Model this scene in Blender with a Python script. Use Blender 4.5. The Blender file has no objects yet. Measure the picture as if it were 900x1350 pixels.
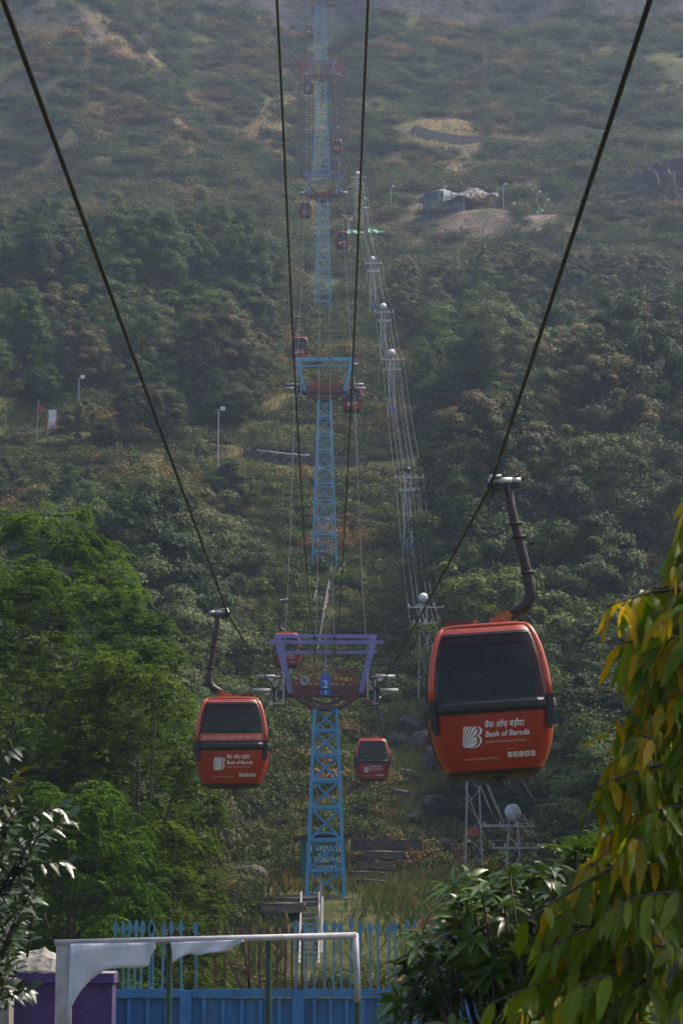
import bpy, math, random
import numpy as np
from mathutils import Vector, Matrix

# ------------------------------------------------------------------ camera, sky, sun, exposure
SC = bpy.context.scene
COL = SC.collection
F = 3300.0                      # focal length in photo pixels (900 wide)
PITCH = math.atan(575 / F)
cam_d = bpy.data.cameras.new('camera')
cam = bpy.data.objects.new('camera', cam_d); COL.objects.link(cam)
cam_d.sensor_fit = 'HORIZONTAL'; cam_d.sensor_width = 15.0; cam_d.lens = 55.0
cam_d.clip_start = 0.1; cam_d.clip_end = 3000
cam_d.dof.use_dof = True; cam_d.dof.focus_distance = 48; cam_d.dof.aperture_fstop = 6.3
cam.location = (0, 0, 0); cam.rotation_euler = (math.pi / 2 + PITCH, 0, 0)
SC.camera = cam

SUN_EL, SUN_AZ = 56.0, 62.0     # azimuth clockwise from +Y (the uphill direction)
wd = bpy.data.worlds.new('World'); SC.world = wd; wd.use_nodes = True
nt = wd.node_tree
bg = nt.nodes['Background']
sky = nt.nodes.new('ShaderNodeTexSky'); sky.sky_type = 'NISHITA'; sky.sun_disc = False
sky.sun_elevation = math.radians(SUN_EL); sky.sun_rotation = math.radians(SUN_AZ)
sky.dust_density = 4.0; sky.air_density = 1.0; sky.ozone_density = 1.0
nt.links.new(sky.outputs[0], bg.inputs[0]); bg.inputs[1].default_value = 0.085
sun_d = bpy.data.lights.new('sun', 'SUN'); sun = bpy.data.objects.new('sun', sun_d); COL.objects.link(sun)
sun_d.energy = 2.0; sun_d.angle = math.radians(10); sun_d.color = (1.0, 0.91, 0.77)
_e, _a = math.radians(SUN_EL), math.radians(SUN_AZ)
_sd = Vector((math.sin(_a) * math.cos(_e), math.cos(_a) * math.cos(_e), math.sin(_e)))
sun.rotation_euler = _sd.to_track_quat('Z', 'Y').to_euler()
SC.view_settings.view_transform = 'Standard'; SC.view_settings.look = 'None'
SC.view_settings.gamma = 1.0; SC.view_settings.use_curve_mapping = False
SC.view_settings.exposure = 1.42
SC.render.engine = 'CYCLES'
SC.cycles.use_denoising = True
SC.cycles.max_bounces = 5; SC.cycles.diffuse_bounces = 3; SC.cycles.glossy_bounces = 2
SC.cycles.transmission_bounces = 3; SC.cycles.transparent_max_bounces = 6; SC.cycles.volume_bounces = 0
SC.cycles.caustics_reflective = False; SC.cycles.caustics_refractive = False

HAZE_DENSITY = 0.00026
HAZE_COLOR = (0.58, 0.75, 1.0)

# ------------------------------------------------------------------ pixels (of the 900x1350 photo) to places at a chosen distance
_cp, _sp = math.cos(PITCH), math.sin(PITCH)
def W(px, py, Y):
    xc, yc = (px - 450) / F, (675 - py) / F
    s = Y / (_cp - yc * _sp)
    return Vector((xc * s, Y, (_sp + yc * _cp) * s))
def Z(py, Y): return W(450, py, Y).z
def PX(Y, py=700):              # metres per photo pixel at distance Y
    return (Y / (_cp - (675 - py) / F * _sp)) / F

# ------------------------------------------------------------------ mesh builder
class MB:
    def __init__(s): s.v = []; s.f = []
    def add(s, vs, fs):
        o = len(s.v); s.v += [tuple(v) for v in vs]; s.f += [tuple(i + o for i in f) for f in fs]; return s
    def box(s, c, d, rot=None):
        x, y, z = d[0] / 2, d[1] / 2, d[2] / 2
        vs = [Vector(p) for p in ((-x,-y,-z),(x,-y,-z),(x,y,-z),(-x,y,-z),(-x,-y,z),(x,-y,z),(x,y,z),(-x,y,z))]
        if rot is not None: vs = [rot @ v for v in vs]
        c = Vector(c)
        return s.add([v + c for v in vs], [(0,3,2,1),(4,5,6,7),(0,1,5,4),(1,2,6,5),(2,3,7,6),(3,0,4,7)])
    def bar(s, p, q, w, h=None, up=(0, 0, 1)):
        h = h or w
        p, q = Vector(p), Vector(q); d = (q - p); L = d.length; d.normalize()
        u = Vector(up)
        if abs(d.dot(u)) > 0.98: u = Vector((0, 1, 0))
        sx = d.cross(u).normalized(); sz = sx.cross(d)
        vs = []
        for e in (p, q):
            for a, b in ((-1,-1),(1,-1),(1,1),(-1,1)): vs.append(e + sx * a * w / 2 + sz * b * h / 2)
        return s.add(vs, [(0,1,2,3),(7,6,5,4),(0,4,5,1),(1,5,6,2),(2,6,7,3),(3,7,4,0)])
    def tube(s, pts, r, n=8, caps=True):
        pts = [Vector(p) for p in pts]
        rs = r if isinstance(r, (list, tuple)) else [r] * len(pts)
        t0 = (pts[1] - pts[0]).normalized()
        u = Vector((0, 0, 1)) if abs(t0.z) < .9 else Vector((0, 1, 0))
        vs = []; fs = []
        nrm = t0.cross(u).normalized()
        for i, p in enumerate(pts):
            t = (pts[min(i + 1, len(pts) - 1)] - pts[max(i - 1, 0)]).normalized()
            nrm = (nrm - t * nrm.dot(t)).normalized(); b = t.cross(nrm)
            for k in range(n):
                a = 2 * math.pi * k / n
                vs.append(p + (nrm * math.cos(a) + b * math.sin(a)) * rs[i])
        for i in range(len(pts) - 1):
            for k in range(n):
                a, b = i * n + k, i * n + (k + 1) % n
                fs.append((a, b, b + n, a + n))
        if caps:
            fs.append(tuple(reversed(range(n)))); m = (len(pts) - 1) * n; fs.append(tuple(range(m, m + n)))
        return s.add(vs, fs)
    def lathe(s, prof, axis_o, axis_d, n=16):
        d = Vector(axis_d).normalized(); u = Vector((0, 0, 1)) if abs(d.z) < .9 else Vector((1, 0, 0))
        a = d.cross(u).normalized(); b = d.cross(a); o = Vector(axis_o); vs = []; fs = []
        for (r, h) in prof:
            for k in range(n):
                t = 2 * math.pi * k / n
                vs.append(o + d * h + (a * math.cos(t) + b * math.sin(t)) * r)
        for i in range(len(prof) - 1):
            for k in range(n):
                p, q = i * n + k, i * n + (k + 1) % n
                fs.append((p, q, q + n, p + n))
        return s.add(vs, fs)
    def prism(s, poly, axis, a, b):     # poly in the two other axes
        def pt(p, t):
            if axis == 'y': return (p[0], t, p[1])
            if axis == 'x': return (t, p[0], p[1])
            return (p[0], p[1], t)
        n = len(poly)
        vs = [pt(p, a) for p in poly] + [pt(p, b) for p in poly]
        fs = [tuple(range(n)), tuple(reversed(range(n, 2 * n)))] + [(i, i + n, (i + 1) % n + n, (i + 1) % n) for i in range(n)]
        return s.add(vs, fs)
    def mesh(s, name, m=None, smooth=False, fix=True):
        me = bpy.data.meshes.new(name); me.from_pydata([tuple(v) for v in s.v], [], s.f); 
        if m: me.materials.append(m)
        if smooth: me.polygons.foreach_set('use_smooth', [True] * len(me.polygons))
        if fix:
            import bmesh
            bm = bmesh.new(); bm.from_mesh(me); bmesh.ops.recalc_face_normals(bm, faces=bm.faces); bm.to_mesh(me); bm.free()
        me.update(); return me
    def build(s, name, m, parent=None, smooth=False, loc=None):
        return obj(name, s.mesh(name, m, smooth), parent, loc)

def obj(name, me, parent=None, loc=None):
    o = bpy.data.objects.new(name, me); COL.objects.link(o)
    if parent is not None: o.parent = parent
    if loc is not None: o.location = loc
    return o
def tag(o, label=None, cat=None, group=None, kind=None):
    if label: o['label'] = label
    if cat: o['category'] = cat
    if group: o['group'] = group
    if kind: o['kind'] = kind
    return o
def thing(name, label, cat, loc=(0, 0, 0), group=None, rz=0):
    o = bpy.data.objects.new(name, None); COL.objects.link(o); o.empty_display_size = .2
    o.location = loc; o.rotation_euler = (0, 0, rz)
    return tag(o, label, cat, group)
def copy_tree(o, parent=None):
    c = o.copy(); COL.objects.link(c); c.parent = parent
    for ch in list(o.children): copy_tree(ch, c)
    return c

# ------------------------------------------------------------------ materials
def nodes_of(name):
    m = bpy.data.materials.new(name); m.use_nodes = True
    n = m.node_tree.nodes; return m, n, m.node_tree.links, n['Principled BSDF']
def mat(name, c1, c2=None, scale=6.0, rough=.6, metal=0.0, bump=.0, bscale=None, detail=6, lo=.35, hi=.7, spec=.5, coat=0, stain=None, sstr=.5):
    m, n, l, b = nodes_of(name)
    b.inputs['Roughness'].default_value = rough; b.inputs['Metallic'].default_value = metal
    b.inputs['Specular IOR Level'].default_value = spec
    if coat: b.inputs['Coat Weight'].default_value = coat; b.inputs['Coat Roughness'].default_value = .15
    tc = n.new('ShaderNodeTexCoord'); nz = n.new('ShaderNodeTexNoise'); nz.inputs['Scale'].default_value = scale; nz.inputs['Detail'].default_value = detail
    l.new(tc.outputs['Object'], nz.inputs['Vector'])
    r = n.new('ShaderNodeValToRGB'); r.color_ramp.elements[0].position = lo; r.color_ramp.elements[1].position = hi
    c2 = c2 or tuple(x * .7 for x in c1)
    r.color_ramp.elements[0].color = (*c2, 1); r.color_ramp.elements[1].color = (*c1, 1)
    l.new(nz.outputs['Fac'], r.inputs['Fac']); out = r.outputs['Color']
    if stain:
        n2 = n.new('ShaderNodeTexNoise'); n2.inputs['Scale'].default_value = scale * 2.3; n2.inputs['Detail'].default_value = 10; n2.inputs['Roughness'].default_value = .7
        mp = n.new('ShaderNodeMapping'); mp.inputs['Scale'].default_value = (1, 1, .25); l.new(tc.outputs['Object'], mp.inputs['Vector']); l.new(mp.outputs[0], n2.inputs['Vector'])
        r2 = n.new('ShaderNodeValToRGB'); r2.color_ramp.elements[0].position = .52; r2.color_ramp.elements[1].position = .68
        r2.color_ramp.elements[0].color = (0, 0, 0, 1); r2.color_ramp.elements[1].color = (sstr, sstr, sstr, 1); l.new(n2.outputs['Fac'], r2.inputs['Fac'])
        mx = n.new('ShaderNodeMix'); mx.data_type = 'RGBA'; mx.inputs[7].default_value = (*stain, 1)
        l.new(r2.outputs['Color'], mx.inputs[0]); l.new(out, mx.inputs[6]); out = mx.outputs[2]
    l.new(out, b.inputs['Base Color'])
    if bump:
        nb = n.new('ShaderNodeTexNoise'); nb.inputs['Scale'].default_value = bscale or scale * 4; nb.inputs['Detail'].default_value = 8
        l.new(tc.outputs['Object'], nb.inputs['Vector'])
        bp = n.new('ShaderNodeBump'); bp.inputs['Strength'].default_value = bump; bp.inputs['Distance'].default_value = .05
        l.new(nb.outputs['Fac'], bp.inputs['Height']); l.new(bp.outputs[0], b.inputs['Normal'])
    return m
def leafmat(name, dark, light, brown=(.2, .11, .04), trans=.3, rough=.6, spec=.15, objvar=.4):
    m, n, l, b = nodes_of(name)
    out = n['Material Output']
    va = n.new('ShaderNodeAttribute'); va.attribute_name = 'var'
    ti = n.new('ShaderNodeAttribute'); ti.attribute_name = 'tint'
    mx = n.new('ShaderNodeMix'); mx.data_type = 'RGBA'; mx.inputs[6].default_value = (*dark, 1); mx.inputs[7].default_value = (*light, 1)
    l.new(va.outputs['Fac'], mx.inputs[0])
    m2 = n.new('ShaderNodeMix'); m2.data_type = 'RGBA'; m2.inputs[7].default_value = (*brown, 1)
    l.new(ti.outputs['Fac'], m2.inputs[0]); l.new(mx.outputs[2], m2.inputs[6])
    oi = n.new('ShaderNodeObjectInfo'); hs = n.new('ShaderNodeHueSaturation'); hs.inputs['Saturation'].default_value = 1.12
    mr = n.new('ShaderNodeMapRange'); mr.inputs[3].default_value = 1 - objvar; mr.inputs[4].default_value = 1 + objvar
    l.new(oi.outputs['Random'], mr.inputs[0]); l.new(mr.outputs[0], hs.inputs['Value'])
    mr2 = n.new('ShaderNodeMapRange'); mr2.inputs[3].default_value = .475; mr2.inputs[4].default_value = .515
    mt = n.new('ShaderNodeMath'); mt.operation = 'FRACT'; ml = n.new('ShaderNodeMath'); ml.operation = 'MULTIPLY'; ml.inputs[1].default_value = 7.31
    l.new(oi.outputs['Random'], ml.inputs[0]); l.new(ml.outputs[0], mt.inputs[0]); l.new(mt.outputs[0], mr2.inputs[0]); l.new(mr2.outputs[0], hs.inputs['Hue'])
    l.new(m2.outputs[2], hs.inputs['Color'])
    l.new(hs.outputs[0], b.inputs['Base Color']); b.inputs['Roughness'].default_value = rough; b.inputs['Specular IOR Level'].default_value = spec
    tr = n.new('ShaderNodeBsdfTranslucent'); l.new(hs.outputs[0], tr.inputs[0])
    ms = n.new('ShaderNodeMixShader'); ms.inputs[0].default_value = trans
    l.new(b.outputs[0], ms.inputs[1]); l.new(tr.outputs[0], ms.inputs[2]); l.new(ms.outputs[0], out.inputs['Surface'])
    return m

M = {}
M['blue'] = mat('blue_paint', (.085, .32, .54), (.055, .23, .42), 1.7, .5, stain=(.16, .09, .05), sstr=.35)
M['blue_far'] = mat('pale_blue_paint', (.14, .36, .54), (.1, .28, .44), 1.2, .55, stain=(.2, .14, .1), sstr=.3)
M['lilac'] = mat('lilac_paint', (.22, .2, .45), (.16, .145, .35), 2, .5, stain=(.2, .12, .1), sstr=.4)
M['oxide'] = mat('red_oxide_paint', (.17, .035, .025), (.1, .025, .02), 2, .6, stain=(.07, .04, .03))
M['redrail'] = mat('red_rail_paint', (.36, .045, .03), (.24, .035, .025), 3, .55)
M['galv'] = mat('galvanised_steel', (.5, .5, .5), (.36, .36, .36), 3, .45, .6)
M['grey'] = mat('grey_paint', (.38, .37, .36), (.27, .26, .26), 3, .5)
M['dark'] = mat('dark_machinery', (.035, .033, .033), (.015, .014, .014), 8, .5)
M['black'] = mat('black_rubber', (.012, .012, .014), (.008, .008, .009), 8, .42)
M['rope'] = mat('greased_steel_rope', (.012, .012, .013), (.007, .007, .007), 30, .5, .0, spec=.3)
M['wire'] = mat('aluminium_wire', (.4, .4, .38), (.3, .3, .29), 4, .45, .5)
M['cable'] = mat('black_cable', (.012, .012, .013), (.008, .008, .008), 4, .5)
M['cab'] = mat('cabin_red_paint', (.39, .025, .007), (.3, .018, .006), 1.3, .34, coat=.25, stain=(.24, .085, .05), sstr=.45)
M['cabrim'] = mat('cabin_orange_trim', (.56, .075, .02), (.46, .055, .016), 1.3, .32, coat=.3)
M['under'] = mat('cabin_underside', (.05, .02, .016), (.03, .014, .012), 3, .7)
M['hanger'] = mat('brown_hanger_steel', (.055, .036, .035), (.03, .02, .02), 5, .5, .2)
M['orange'] = mat('orange_bracket', (.5, .2, .025), (.32, .1, .02), 7, .55, stain=(.06, .03, .02), sstr=.8)
M['white'] = mat('white_print', (.75, .75, .75), (.7, .7, .7), 8, .5)
M['pink'] = mat('pale_print', (.62, .42, .38), (.58, .38, .34), 8, .5)
M['maroon'] = mat('maroon_print', (.2, .01, .02), (.17, .01, .02), 8, .5)
M['whitep'] = mat('weathered_white_paint', (.44, .42, .44), (.3, .28, .3), 5, .55, stain=(.25, .2, .16), sstr=.6)
M['banner'] = mat('torn_white_banner', (.64, .64, .69), (.5, .5, .56), 3, .7, stain=(.3, .28, .27), sstr=.4)
M['purple'] = mat('purple_plaster', (.085, .04, .16), (.055, .03, .11), 4, .85, bump=.5, bscale=40, stain=(.12, .1, .12), sstr=.4)
M['concrete'] = mat('rough_concrete', (.34, .31, .27), (.18, .16, .14), 4, .9, bump=.9, bscale=9)
M['stone'] = mat('dark_stone', (.105, .082, .072), (.045, .036, .034), 1.6, .9, bump=.9, bscale=4)
M['slab'] = mat('stone_slab', (.2, .15, .12), (.1, .075, .06), 2.2, .9, bump=.6, bscale=8)
M['gateblue'] = mat('gate_blue_paint', (.05, .2, .42), (.03, .14, .3), 3, .5, stain=(.1, .08, .07), sstr=.5)
M['spikeblue'] = mat('spike_blue_paint', (.09, .26, .4), (.05, .18, .3), 3, .55, stain=(.12, .09, .06), sstr=.5)
M['spikered'] = mat('spike_maroon_paint', (.15, .045, .036), (.08, .028, .025), 5, .6)
M['greenpost'] = mat('dark_green_paint', (.02, .06, .03), (.012, .035, .02), 5, .55)
M['teal'] = mat('teal_hut_paint', (.03, .165, .145), (.02, .12, .1), 1.5, .7, stain=(.1, .09, .07), sstr=.4)
M['roofdark'] = mat('dark_sheet_roof', (.05, .045, .045), (.03, .028, .028), 3, .8)
M['plate'] = mat('blue_number_plate', (.03, .12, .4), (.025, .1, .33), 4, .5)
M['bark'] = mat('bark', (.1, .075, .055), (.045, .034, .027), 5, .9, bump=.7, bscale=20)
M['tarpg'] = mat('green_tarpaulin', (.01, .19, .12), (.007, .12, .08), 1, .6)
M['tarpb'] = mat('blue_grey_tarpaulin', (.13, .15, .17), (.03, .04, .06), 1, .6)
M['tarpw'] = mat('pale_tarpaulin', (.16, .155, .16), (.035, .035, .04), .8, .7)
M['mud'] = mat('mud_wall', (.27, .21, .16), (.17, .13, .1), 1, .9)
M['flag'] = mat('red_flag_cloth', (.45, .03, .02), (.35, .025, .02), 2, .7)
M['yellow'] = mat('yellow_post_paint', (.5, .24, .03), (.38, .17, .02), 3, .6)
M['bluebox'] = mat('blue_box_paint', (.03, .12, .5), (.02, .09, .4), 3, .5)
M['orangeplate'] = mat('orange_plate_paint', (.55, .12, .03), (.42, .09, .03), 3, .6)
M['lampw'] = mat('lamp_white_enamel', (.8, .8, .8), (.7, .7, .72), 3, .3)
M['mirror'] = mat('lamp_polished_reflector', (.75, .75, .77), (.6, .6, .62), 3, .25, .25)
M['scaff'] = mat('rust_brown_scaffold', (.16, .09, .075), (.1, .055, .05), 2, .7)
M['ladder'] = mat('ladder_grey_white', (.24, .235, .22), (.16, .155, .15), 4, .6)
def glass():
    m, n, l, b = nodes_of('dark_tinted_glass')
    b.inputs['Base Color'].default_value = (.012, .012, .015, 1); b.inputs['Roughness'].default_value = .16; b.inputs['Specular IOR Level'].default_value = .35
    b.inputs['Alpha'].default_value = .66
    tc = n.new('ShaderNodeTexCoord'); nz = n.new('ShaderNodeTexNoise'); nz.inputs['Scale'].default_value = 2.2; nz.inputs['Detail'].default_value = 7
    l.new(tc.outputs['Object'], nz.inputs['Vector'])
    mr = n.new('ShaderNodeMapRange'); mr.inputs[3].default_value = .08; mr.inputs[4].default_value = .4; l.new(nz.outputs['Fac'], mr.inputs[0]); l.new(mr.outputs[0], b.inputs['Roughness'])
    return m
M['glass'] = glass()

# ------------------------------------------------------------------ noise and terrain
def _hash(ix, iy, seed):
    h = (ix.astype(np.int64) * 374761393 + iy.astype(np.int64) * 668265263 + seed * 1274126177) & 0x7fffffff
    h = ((h ^ (h >> 13)) * 1274126177) & 0x7fffffff
    return ((h ^ (h >> 16)) & 0xffff) / 65535.0
def vnoise(x, y, seed=0):
    x = np.asarray(x, float); y = np.asarray(y, float)
    ix, iy = np.floor(x), np.floor(y); fx, fy = x - ix, y - iy
    fx = fx * fx * (3 - 2 * fx); fy = fy * fy * (3 - 2 * fy)
    a = _hash(ix, iy, seed); b = _hash(ix + 1, iy, seed); c = _hash(ix, iy + 1, seed); d = _hash(ix + 1, iy + 1, seed)
    return (a * (1 - fx) + b * fx) * (1 - fy) + (c * (1 - fx) + d * fx) * fy
def fbm(x, y, seed=0, o=4):
    s = 0; a = .5
    for k in range(o):
        s = s + a * vnoise(x * 2 ** k + 17.3 * k, y * 2 ** k - 9.1 * k, seed + k); a *= .5
    return s / (1 - .5 ** o)
def sstep(a, b, x):
    t = np.clip((np.asarray(x, float) - a) / (b - a), 0, 1); return t * t * (3 - 2 * t)
_TB = [(108, 1305), (119, 1183), (124, 1174), (132, 1160), (145, 1085), (172, 930), (208, 750), (245, 617), (290, 505), (337, 412), (395, 318), (446, 245), (500, 140), (530, 82), (545, 56), (552, 5), (560, -70), (585, -250)]
_TY = [-60, 20, 60, 95] + [a for a, b in _TB] + [640, 700, 900]
_TZ = [-4.2, -4, -3.6, -2.6] + [Z(b, a) for a, b in _TB]
_TZ += [_TZ[-1] + 46, _TZ[-1] + 100, _TZ[-1] + 130]
def xcen(Y):                    # the ropeway's centre line
    Y = np.asarray(Y, float)
    xc = 429.5 - np.clip(Y - 120, 0, 1e9) * .02
    return (xc - 450) / F * Y * 1.012
def ground(x, Y):
    x = np.asarray(x, float); Y = np.asarray(Y, float)
    lat = np.abs(x - xcen(Y))
    cl = sstep(25, 70, -x) * 45 * sstep(420, 520, Y)             # the cliff comes nearer on the left
    z = np.interp(Y + cl, _TY, _TZ)
    amp = sstep(7, 28, lat) * sstep(100, 170, Y)
    z = z + amp * (fbm(x / 34, Y / 34, 3) - .5) * 13 + (fbm(x / 7, Y / 7, 9, 3) - .5) * (.5 + 1.2 * sstep(130, 260, Y)) * sstep(1.5, 5, lat)
    z = z + sstep(6, 30, -(x - xcen(Y))) * 6 * np.exp(-((Y - 320) / 60) ** 2)
    far = sstep(360, 430, Y)
    rg = np.abs(vnoise(x / 26 + Y / 60, Y / 48 - x / 70, 21) - .5) * 2
    z = z + far * (1 - rg) * 7 * sstep(4, 14, lat)
    cf = sstep(545, 575, Y + cl)
    z = z + cf * (fbm(x / 9, Y / 16, 31) - .5) * 26
    b = np.exp(-((Y - 408) / 12) ** 2) * sstep(10, 20, x) * sstep(75, 55, x)
    zb = Z(288, 405)
    return z * (1 - .85 * b) + zb * .85 * b
def tan_patch(x, Y):            # 0..1, open tan grass on the upper slope
    x = np.asarray(x, float); Y = np.asarray(Y, float); g = 0
    for cx, cy, rx, ry, sl in ((-22, 462, 14, 9, .5), (-33, 444, 10, 7, .4), (-14, 478, 8, 6, .5), (14, 452, 9, 10, .5), (24, 446, 16, 7, -.1), (22, 470, 10, 6, .3), (40, 472, 14, 6, 0), (-55, 440, 9, 7, .4), (48, 520, 10, 7, .2), (-42, 492, 12, 5, .2), (8, 430, 6, 8, .3), (58, 398, 10, 6, 0), (-8, 500, 6, 8, .4)):
        dx = x - cx; dy = (Y - cy) - sl * dx; g = np.maximum(g, np.exp(-(dx / rx) ** 2 - (dy / ry) ** 2))
    return .7 * sstep(.22, .75, g * (.55 + .9 * fbm(x / 6, Y / 6, 44, 3)))
def G(x, Y): return float(ground(np.array([x]), np.array([Y]))[0])
def on(px, Y, dz=0):            # point of the ground at distance Y in the direction of photo column px
    x = (px - 450) / F * Y * 1.01
    return Vector((x, Y, G(x, Y) + dz))

def groundmat():
    m, n, l, b = nodes_of('hillside_ground'); b.inputs['Roughness'].default_value = .95; b.inputs['Specular IOR Level'].default_value = .1
    tc = n.new('ShaderNodeTexCoord')
    def noise(sc, det=6, rg=.6):
        q = n.new('ShaderNodeTexNoise'); q.inputs['Scale'].default_value = sc; q.inputs['Detail'].default_value = det; q.inputs['Roughness'].default_value = rg
        l.new(tc.outputs['Object'], q.inputs['Vector']); return q
    def ramp(src, els):
        r = n.new('ShaderNodeValToRGB')
        while len(r.color_ramp.elements) < len(els): r.color_ramp.elements.new(.5)
        for e, (p, c) in zip(r.color_ramp.elements, els): e.position = p; e.color = (*c, 1)
        l.new(src, r.inputs['Fac']); return r.outputs['Color']
    a = ramp(noise(.075, 8, .62).outputs['Fac'], [(.42, (.045, .066, .018)), (.54, (.08, .095, .03)), (.62, (.18, .135, .055)), (.70, (.3, .19, .1))])
    g = ramp(noise(1.7, 10, .7).outputs['Fac'], [(.38, (.03, .028, .016)), (.47, (.06, .066, .02)), (.55, (.11, .1, .036)), (.66, (.23, .165, .08))])
    mx = n.new('ShaderNodeMix'); mx.data_type = 'RGBA'; mx.inputs[0].default_value = .6; l.new(a, mx.inputs[6]); l.new(g, mx.inputs[7])
    rock = ramp(noise(.35, 12, .75).outputs['Fac'], [(.36, (.025, .022, .022)), (.5, (.08, .07, .068)), (.58, (.13, .115, .11)), (.64, (.05, .06, .025))])
    ge = n.new('ShaderNodeNewGeometry'); sx = n.new('ShaderNodeSeparateXYZ'); l.new(ge.outputs['True Normal'], sx.inputs[0])
    mr = n.new('ShaderNodeMapRange'); mr.inputs[1].default_value = .68; mr.inputs[2].default_value = .52; l.new(sx.outputs['Z'], mr.inputs[0])
    m3 = n.new('ShaderNodeMix'); m3.data_type = 'RGBA'; l.new(mr.outputs[0], m3.inputs[0]); l.new(mx.outputs[2], m3.inputs[6]); l.new(rock, m3.inputs[7])
    # reddish cut earth of the terrace
    sp = n.new('ShaderNodeSeparateXYZ'); l.new(tc.outputs['Object'], sp.inputs[0])
    def rng(o, a, b2, c, d):
        q1 = n.new('ShaderNodeMapRange'); q1.inputs[1].default_value = a; q1.inputs[2].default_value = b2; l.new(o, q1.inputs[0])
        q2 = n.new('ShaderNodeMapRange'); q2.inputs[1].default_value = d; q2.inputs[2].default_value = c; l.new(o, q2.inputs[0])
        mm = n.new('ShaderNodeMath'); mm.operation = 'MULTIPLY'; l.new(q1.outputs[0], mm.inputs[0]); l.new(q2.outputs[0], mm.inputs[1]); return mm.outputs[0]
    ma = n.new('ShaderNodeMath'); ma.operation = 'MULTIPLY'; l.new(rng(sp.outputs['X'], 6, 14, 44, 52), ma.inputs[0]); l.new(rng(sp.outputs['Y'], 378, 392, 440, 470), ma.inputs[1])
    nn = noise(.16, 6, .6); nr = n.new('ShaderNodeMapRange'); nr.inputs[1].default_value = .38; nr.inputs[2].default_value = .56; l.new(nn.outputs['Fac'], nr.inputs[0])
    mb_ = n.new('ShaderNodeMath'); mb_.operation = 'MULTIPLY'; l.new(ma.outputs[0], mb_.inputs[0]); l.new(nr.outputs[0], mb_.inputs[1])
    soil = ramp(noise(.8, 10, .7).outputs['Fac'], [(.38, (.1, .07, .055)), (.52, (.2, .14, .115)), (.65, (.28, .2, .16))])
    m4 = n.new('ShaderNodeMix'); m4.data_type = 'RGBA'; l.new(mb_.outputs[0], m4.inputs[0]); l.new(m3.outputs[2], m4.inputs[6]); l.new(soil, m4.inputs[7])
    ta = n.new('ShaderNodeAttribute'); ta.attribute_name = 'tan'
    tcol = ramp(noise(.5, 10, .7).outputs['Fac'], [(.36, (.085, .08, .032)), (.5, (.19, .135, .065)), (.64, (.27, .175, .095))])
    m5 = n.new('ShaderNodeMix'); m5.data_type = 'RGBA'; l.new(ta.outputs['Fac'], m5.inputs[0]); l.new(m4.outputs[2], m5.inputs[6]); l.new(tcol, m5.inputs[7])
    l.new(m5.outputs[2], b.inputs['Base Color'])
    bp = n.new('ShaderNodeBump'); bp.inputs['Strength'].default_value = .8; bp.inputs['Distance'].default_value = .5
    l.new(noise(.9, 12, .7).outputs['Fac'], bp.inputs['Height']); l.new(bp.outputs[0], b.inputs['Normal'])
    return m
M['ground'] = groundmat()

def grid_mesh(name, xs, ys, m, fn, dz=0):
    X, Yy = np.meshgrid(xs, ys); Zz = fn(X, Yy) + dz
    V = np.stack([X, Yy, Zz], -1).reshape(-1, 3)
    nx, ny = len(xs), len(ys)
    i = np.arange(ny - 1)[:, None] * nx + np.arange(nx - 1)[None, :]
    Fc = np.stack([i, i + 1, i + nx + 1, i + nx], -1).reshape(-1, 4)
    me = bpy.data.meshes.new(name); me.vertices.add(len(V)); me.vertices.foreach_set('co', V.ravel())
    me.loops.add(Fc.size); me.loops.foreach_set('vertex_index', Fc.ravel())
    me.polygons.add(len(Fc)); me.polygons.foreach_set('loop_start', np.arange(0, Fc.size, 4)); me.polygons.foreach_set('loop_total', np.full(len(Fc), 4))
    me.polygons.foreach_set('use_smooth', np.ones(len(Fc), bool))
    me.materials.append(m); me.update(calc_edges=True); me.validate(); return me
_xs = np.concatenate([np.arange(-270, -110, 8), np.arange(-110, 110, 1.6), np.arange(110, 271, 8)])
_ys = np.concatenate([np.arange(-60, 95, 5), np.arange(95, 200, 1.0), np.arange(200, 700, 1.8), np.arange(700, 901, 10)])
_hm = grid_mesh('hillside', _xs, _ys, M['ground'], ground)
_co = np.empty(len(_hm.vertices) * 3, np.float32); _hm.vertices.foreach_get('co', _co); _co = _co.reshape(-1, 3)
_hm.attributes.new('tan', 'FLOAT', 'POINT').data.foreach_set('value', tan_patch(_co[:, 0], _co[:, 1]).astype(np.float32))
tag(obj('hillside', _hm), 'steep scrubby hillside with tan grass rising to a grey cliff', 'hillside', kind='structure')

# ------------------------------------------------------------------ leaf clouds
def quads_mesh(name, Q, var, tint, m, smooth=False):
    n = len(Q); me = bpy.data.meshes.new(name)
    me.vertices.add(n * 4); me.vertices.foreach_set('co', Q.reshape(-1).astype(np.float32))
    me.loops.add(n * 4); me.loops.foreach_set('vertex_index', np.arange(n * 4))
    me.polygons.add(n); me.polygons.foreach_set('loop_start', np.arange(0, n * 4, 4)); me.polygons.foreach_set('loop_total', np.full(n, 4))
    for k, a in (('var', var), ('tint', tint)):
        at = me.attributes.new(k, 'FLOAT', 'FACE'); at.data.foreach_set('value', np.asarray(a, np.float32))
    me.materials.append(m); me.update(calc_edges=True); return me
def unit(v): return v / (np.linalg.norm(v, axis=-1, keepdims=True) + 1e-9)
def leaves(P, N, L, size, aspect=.5, fold=.12):
    """rhombic leaves at P, normal about N, length along L"""
    N = unit(N); Wd = unit(np.cross(N, L)); L = unit(np.cross(Wd, N)); s = size[:, None]
    t = P + L * s * .5; b = P - L * s * .5; c = P + L * s * .06 - N * s * fold * 0
    return np.stack([b, c + Wd * s * aspect * .5 - N * s * fold, t - N * s * fold * .6, c - Wd * s * aspect * .5 - N * s * fold], 1)
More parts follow.
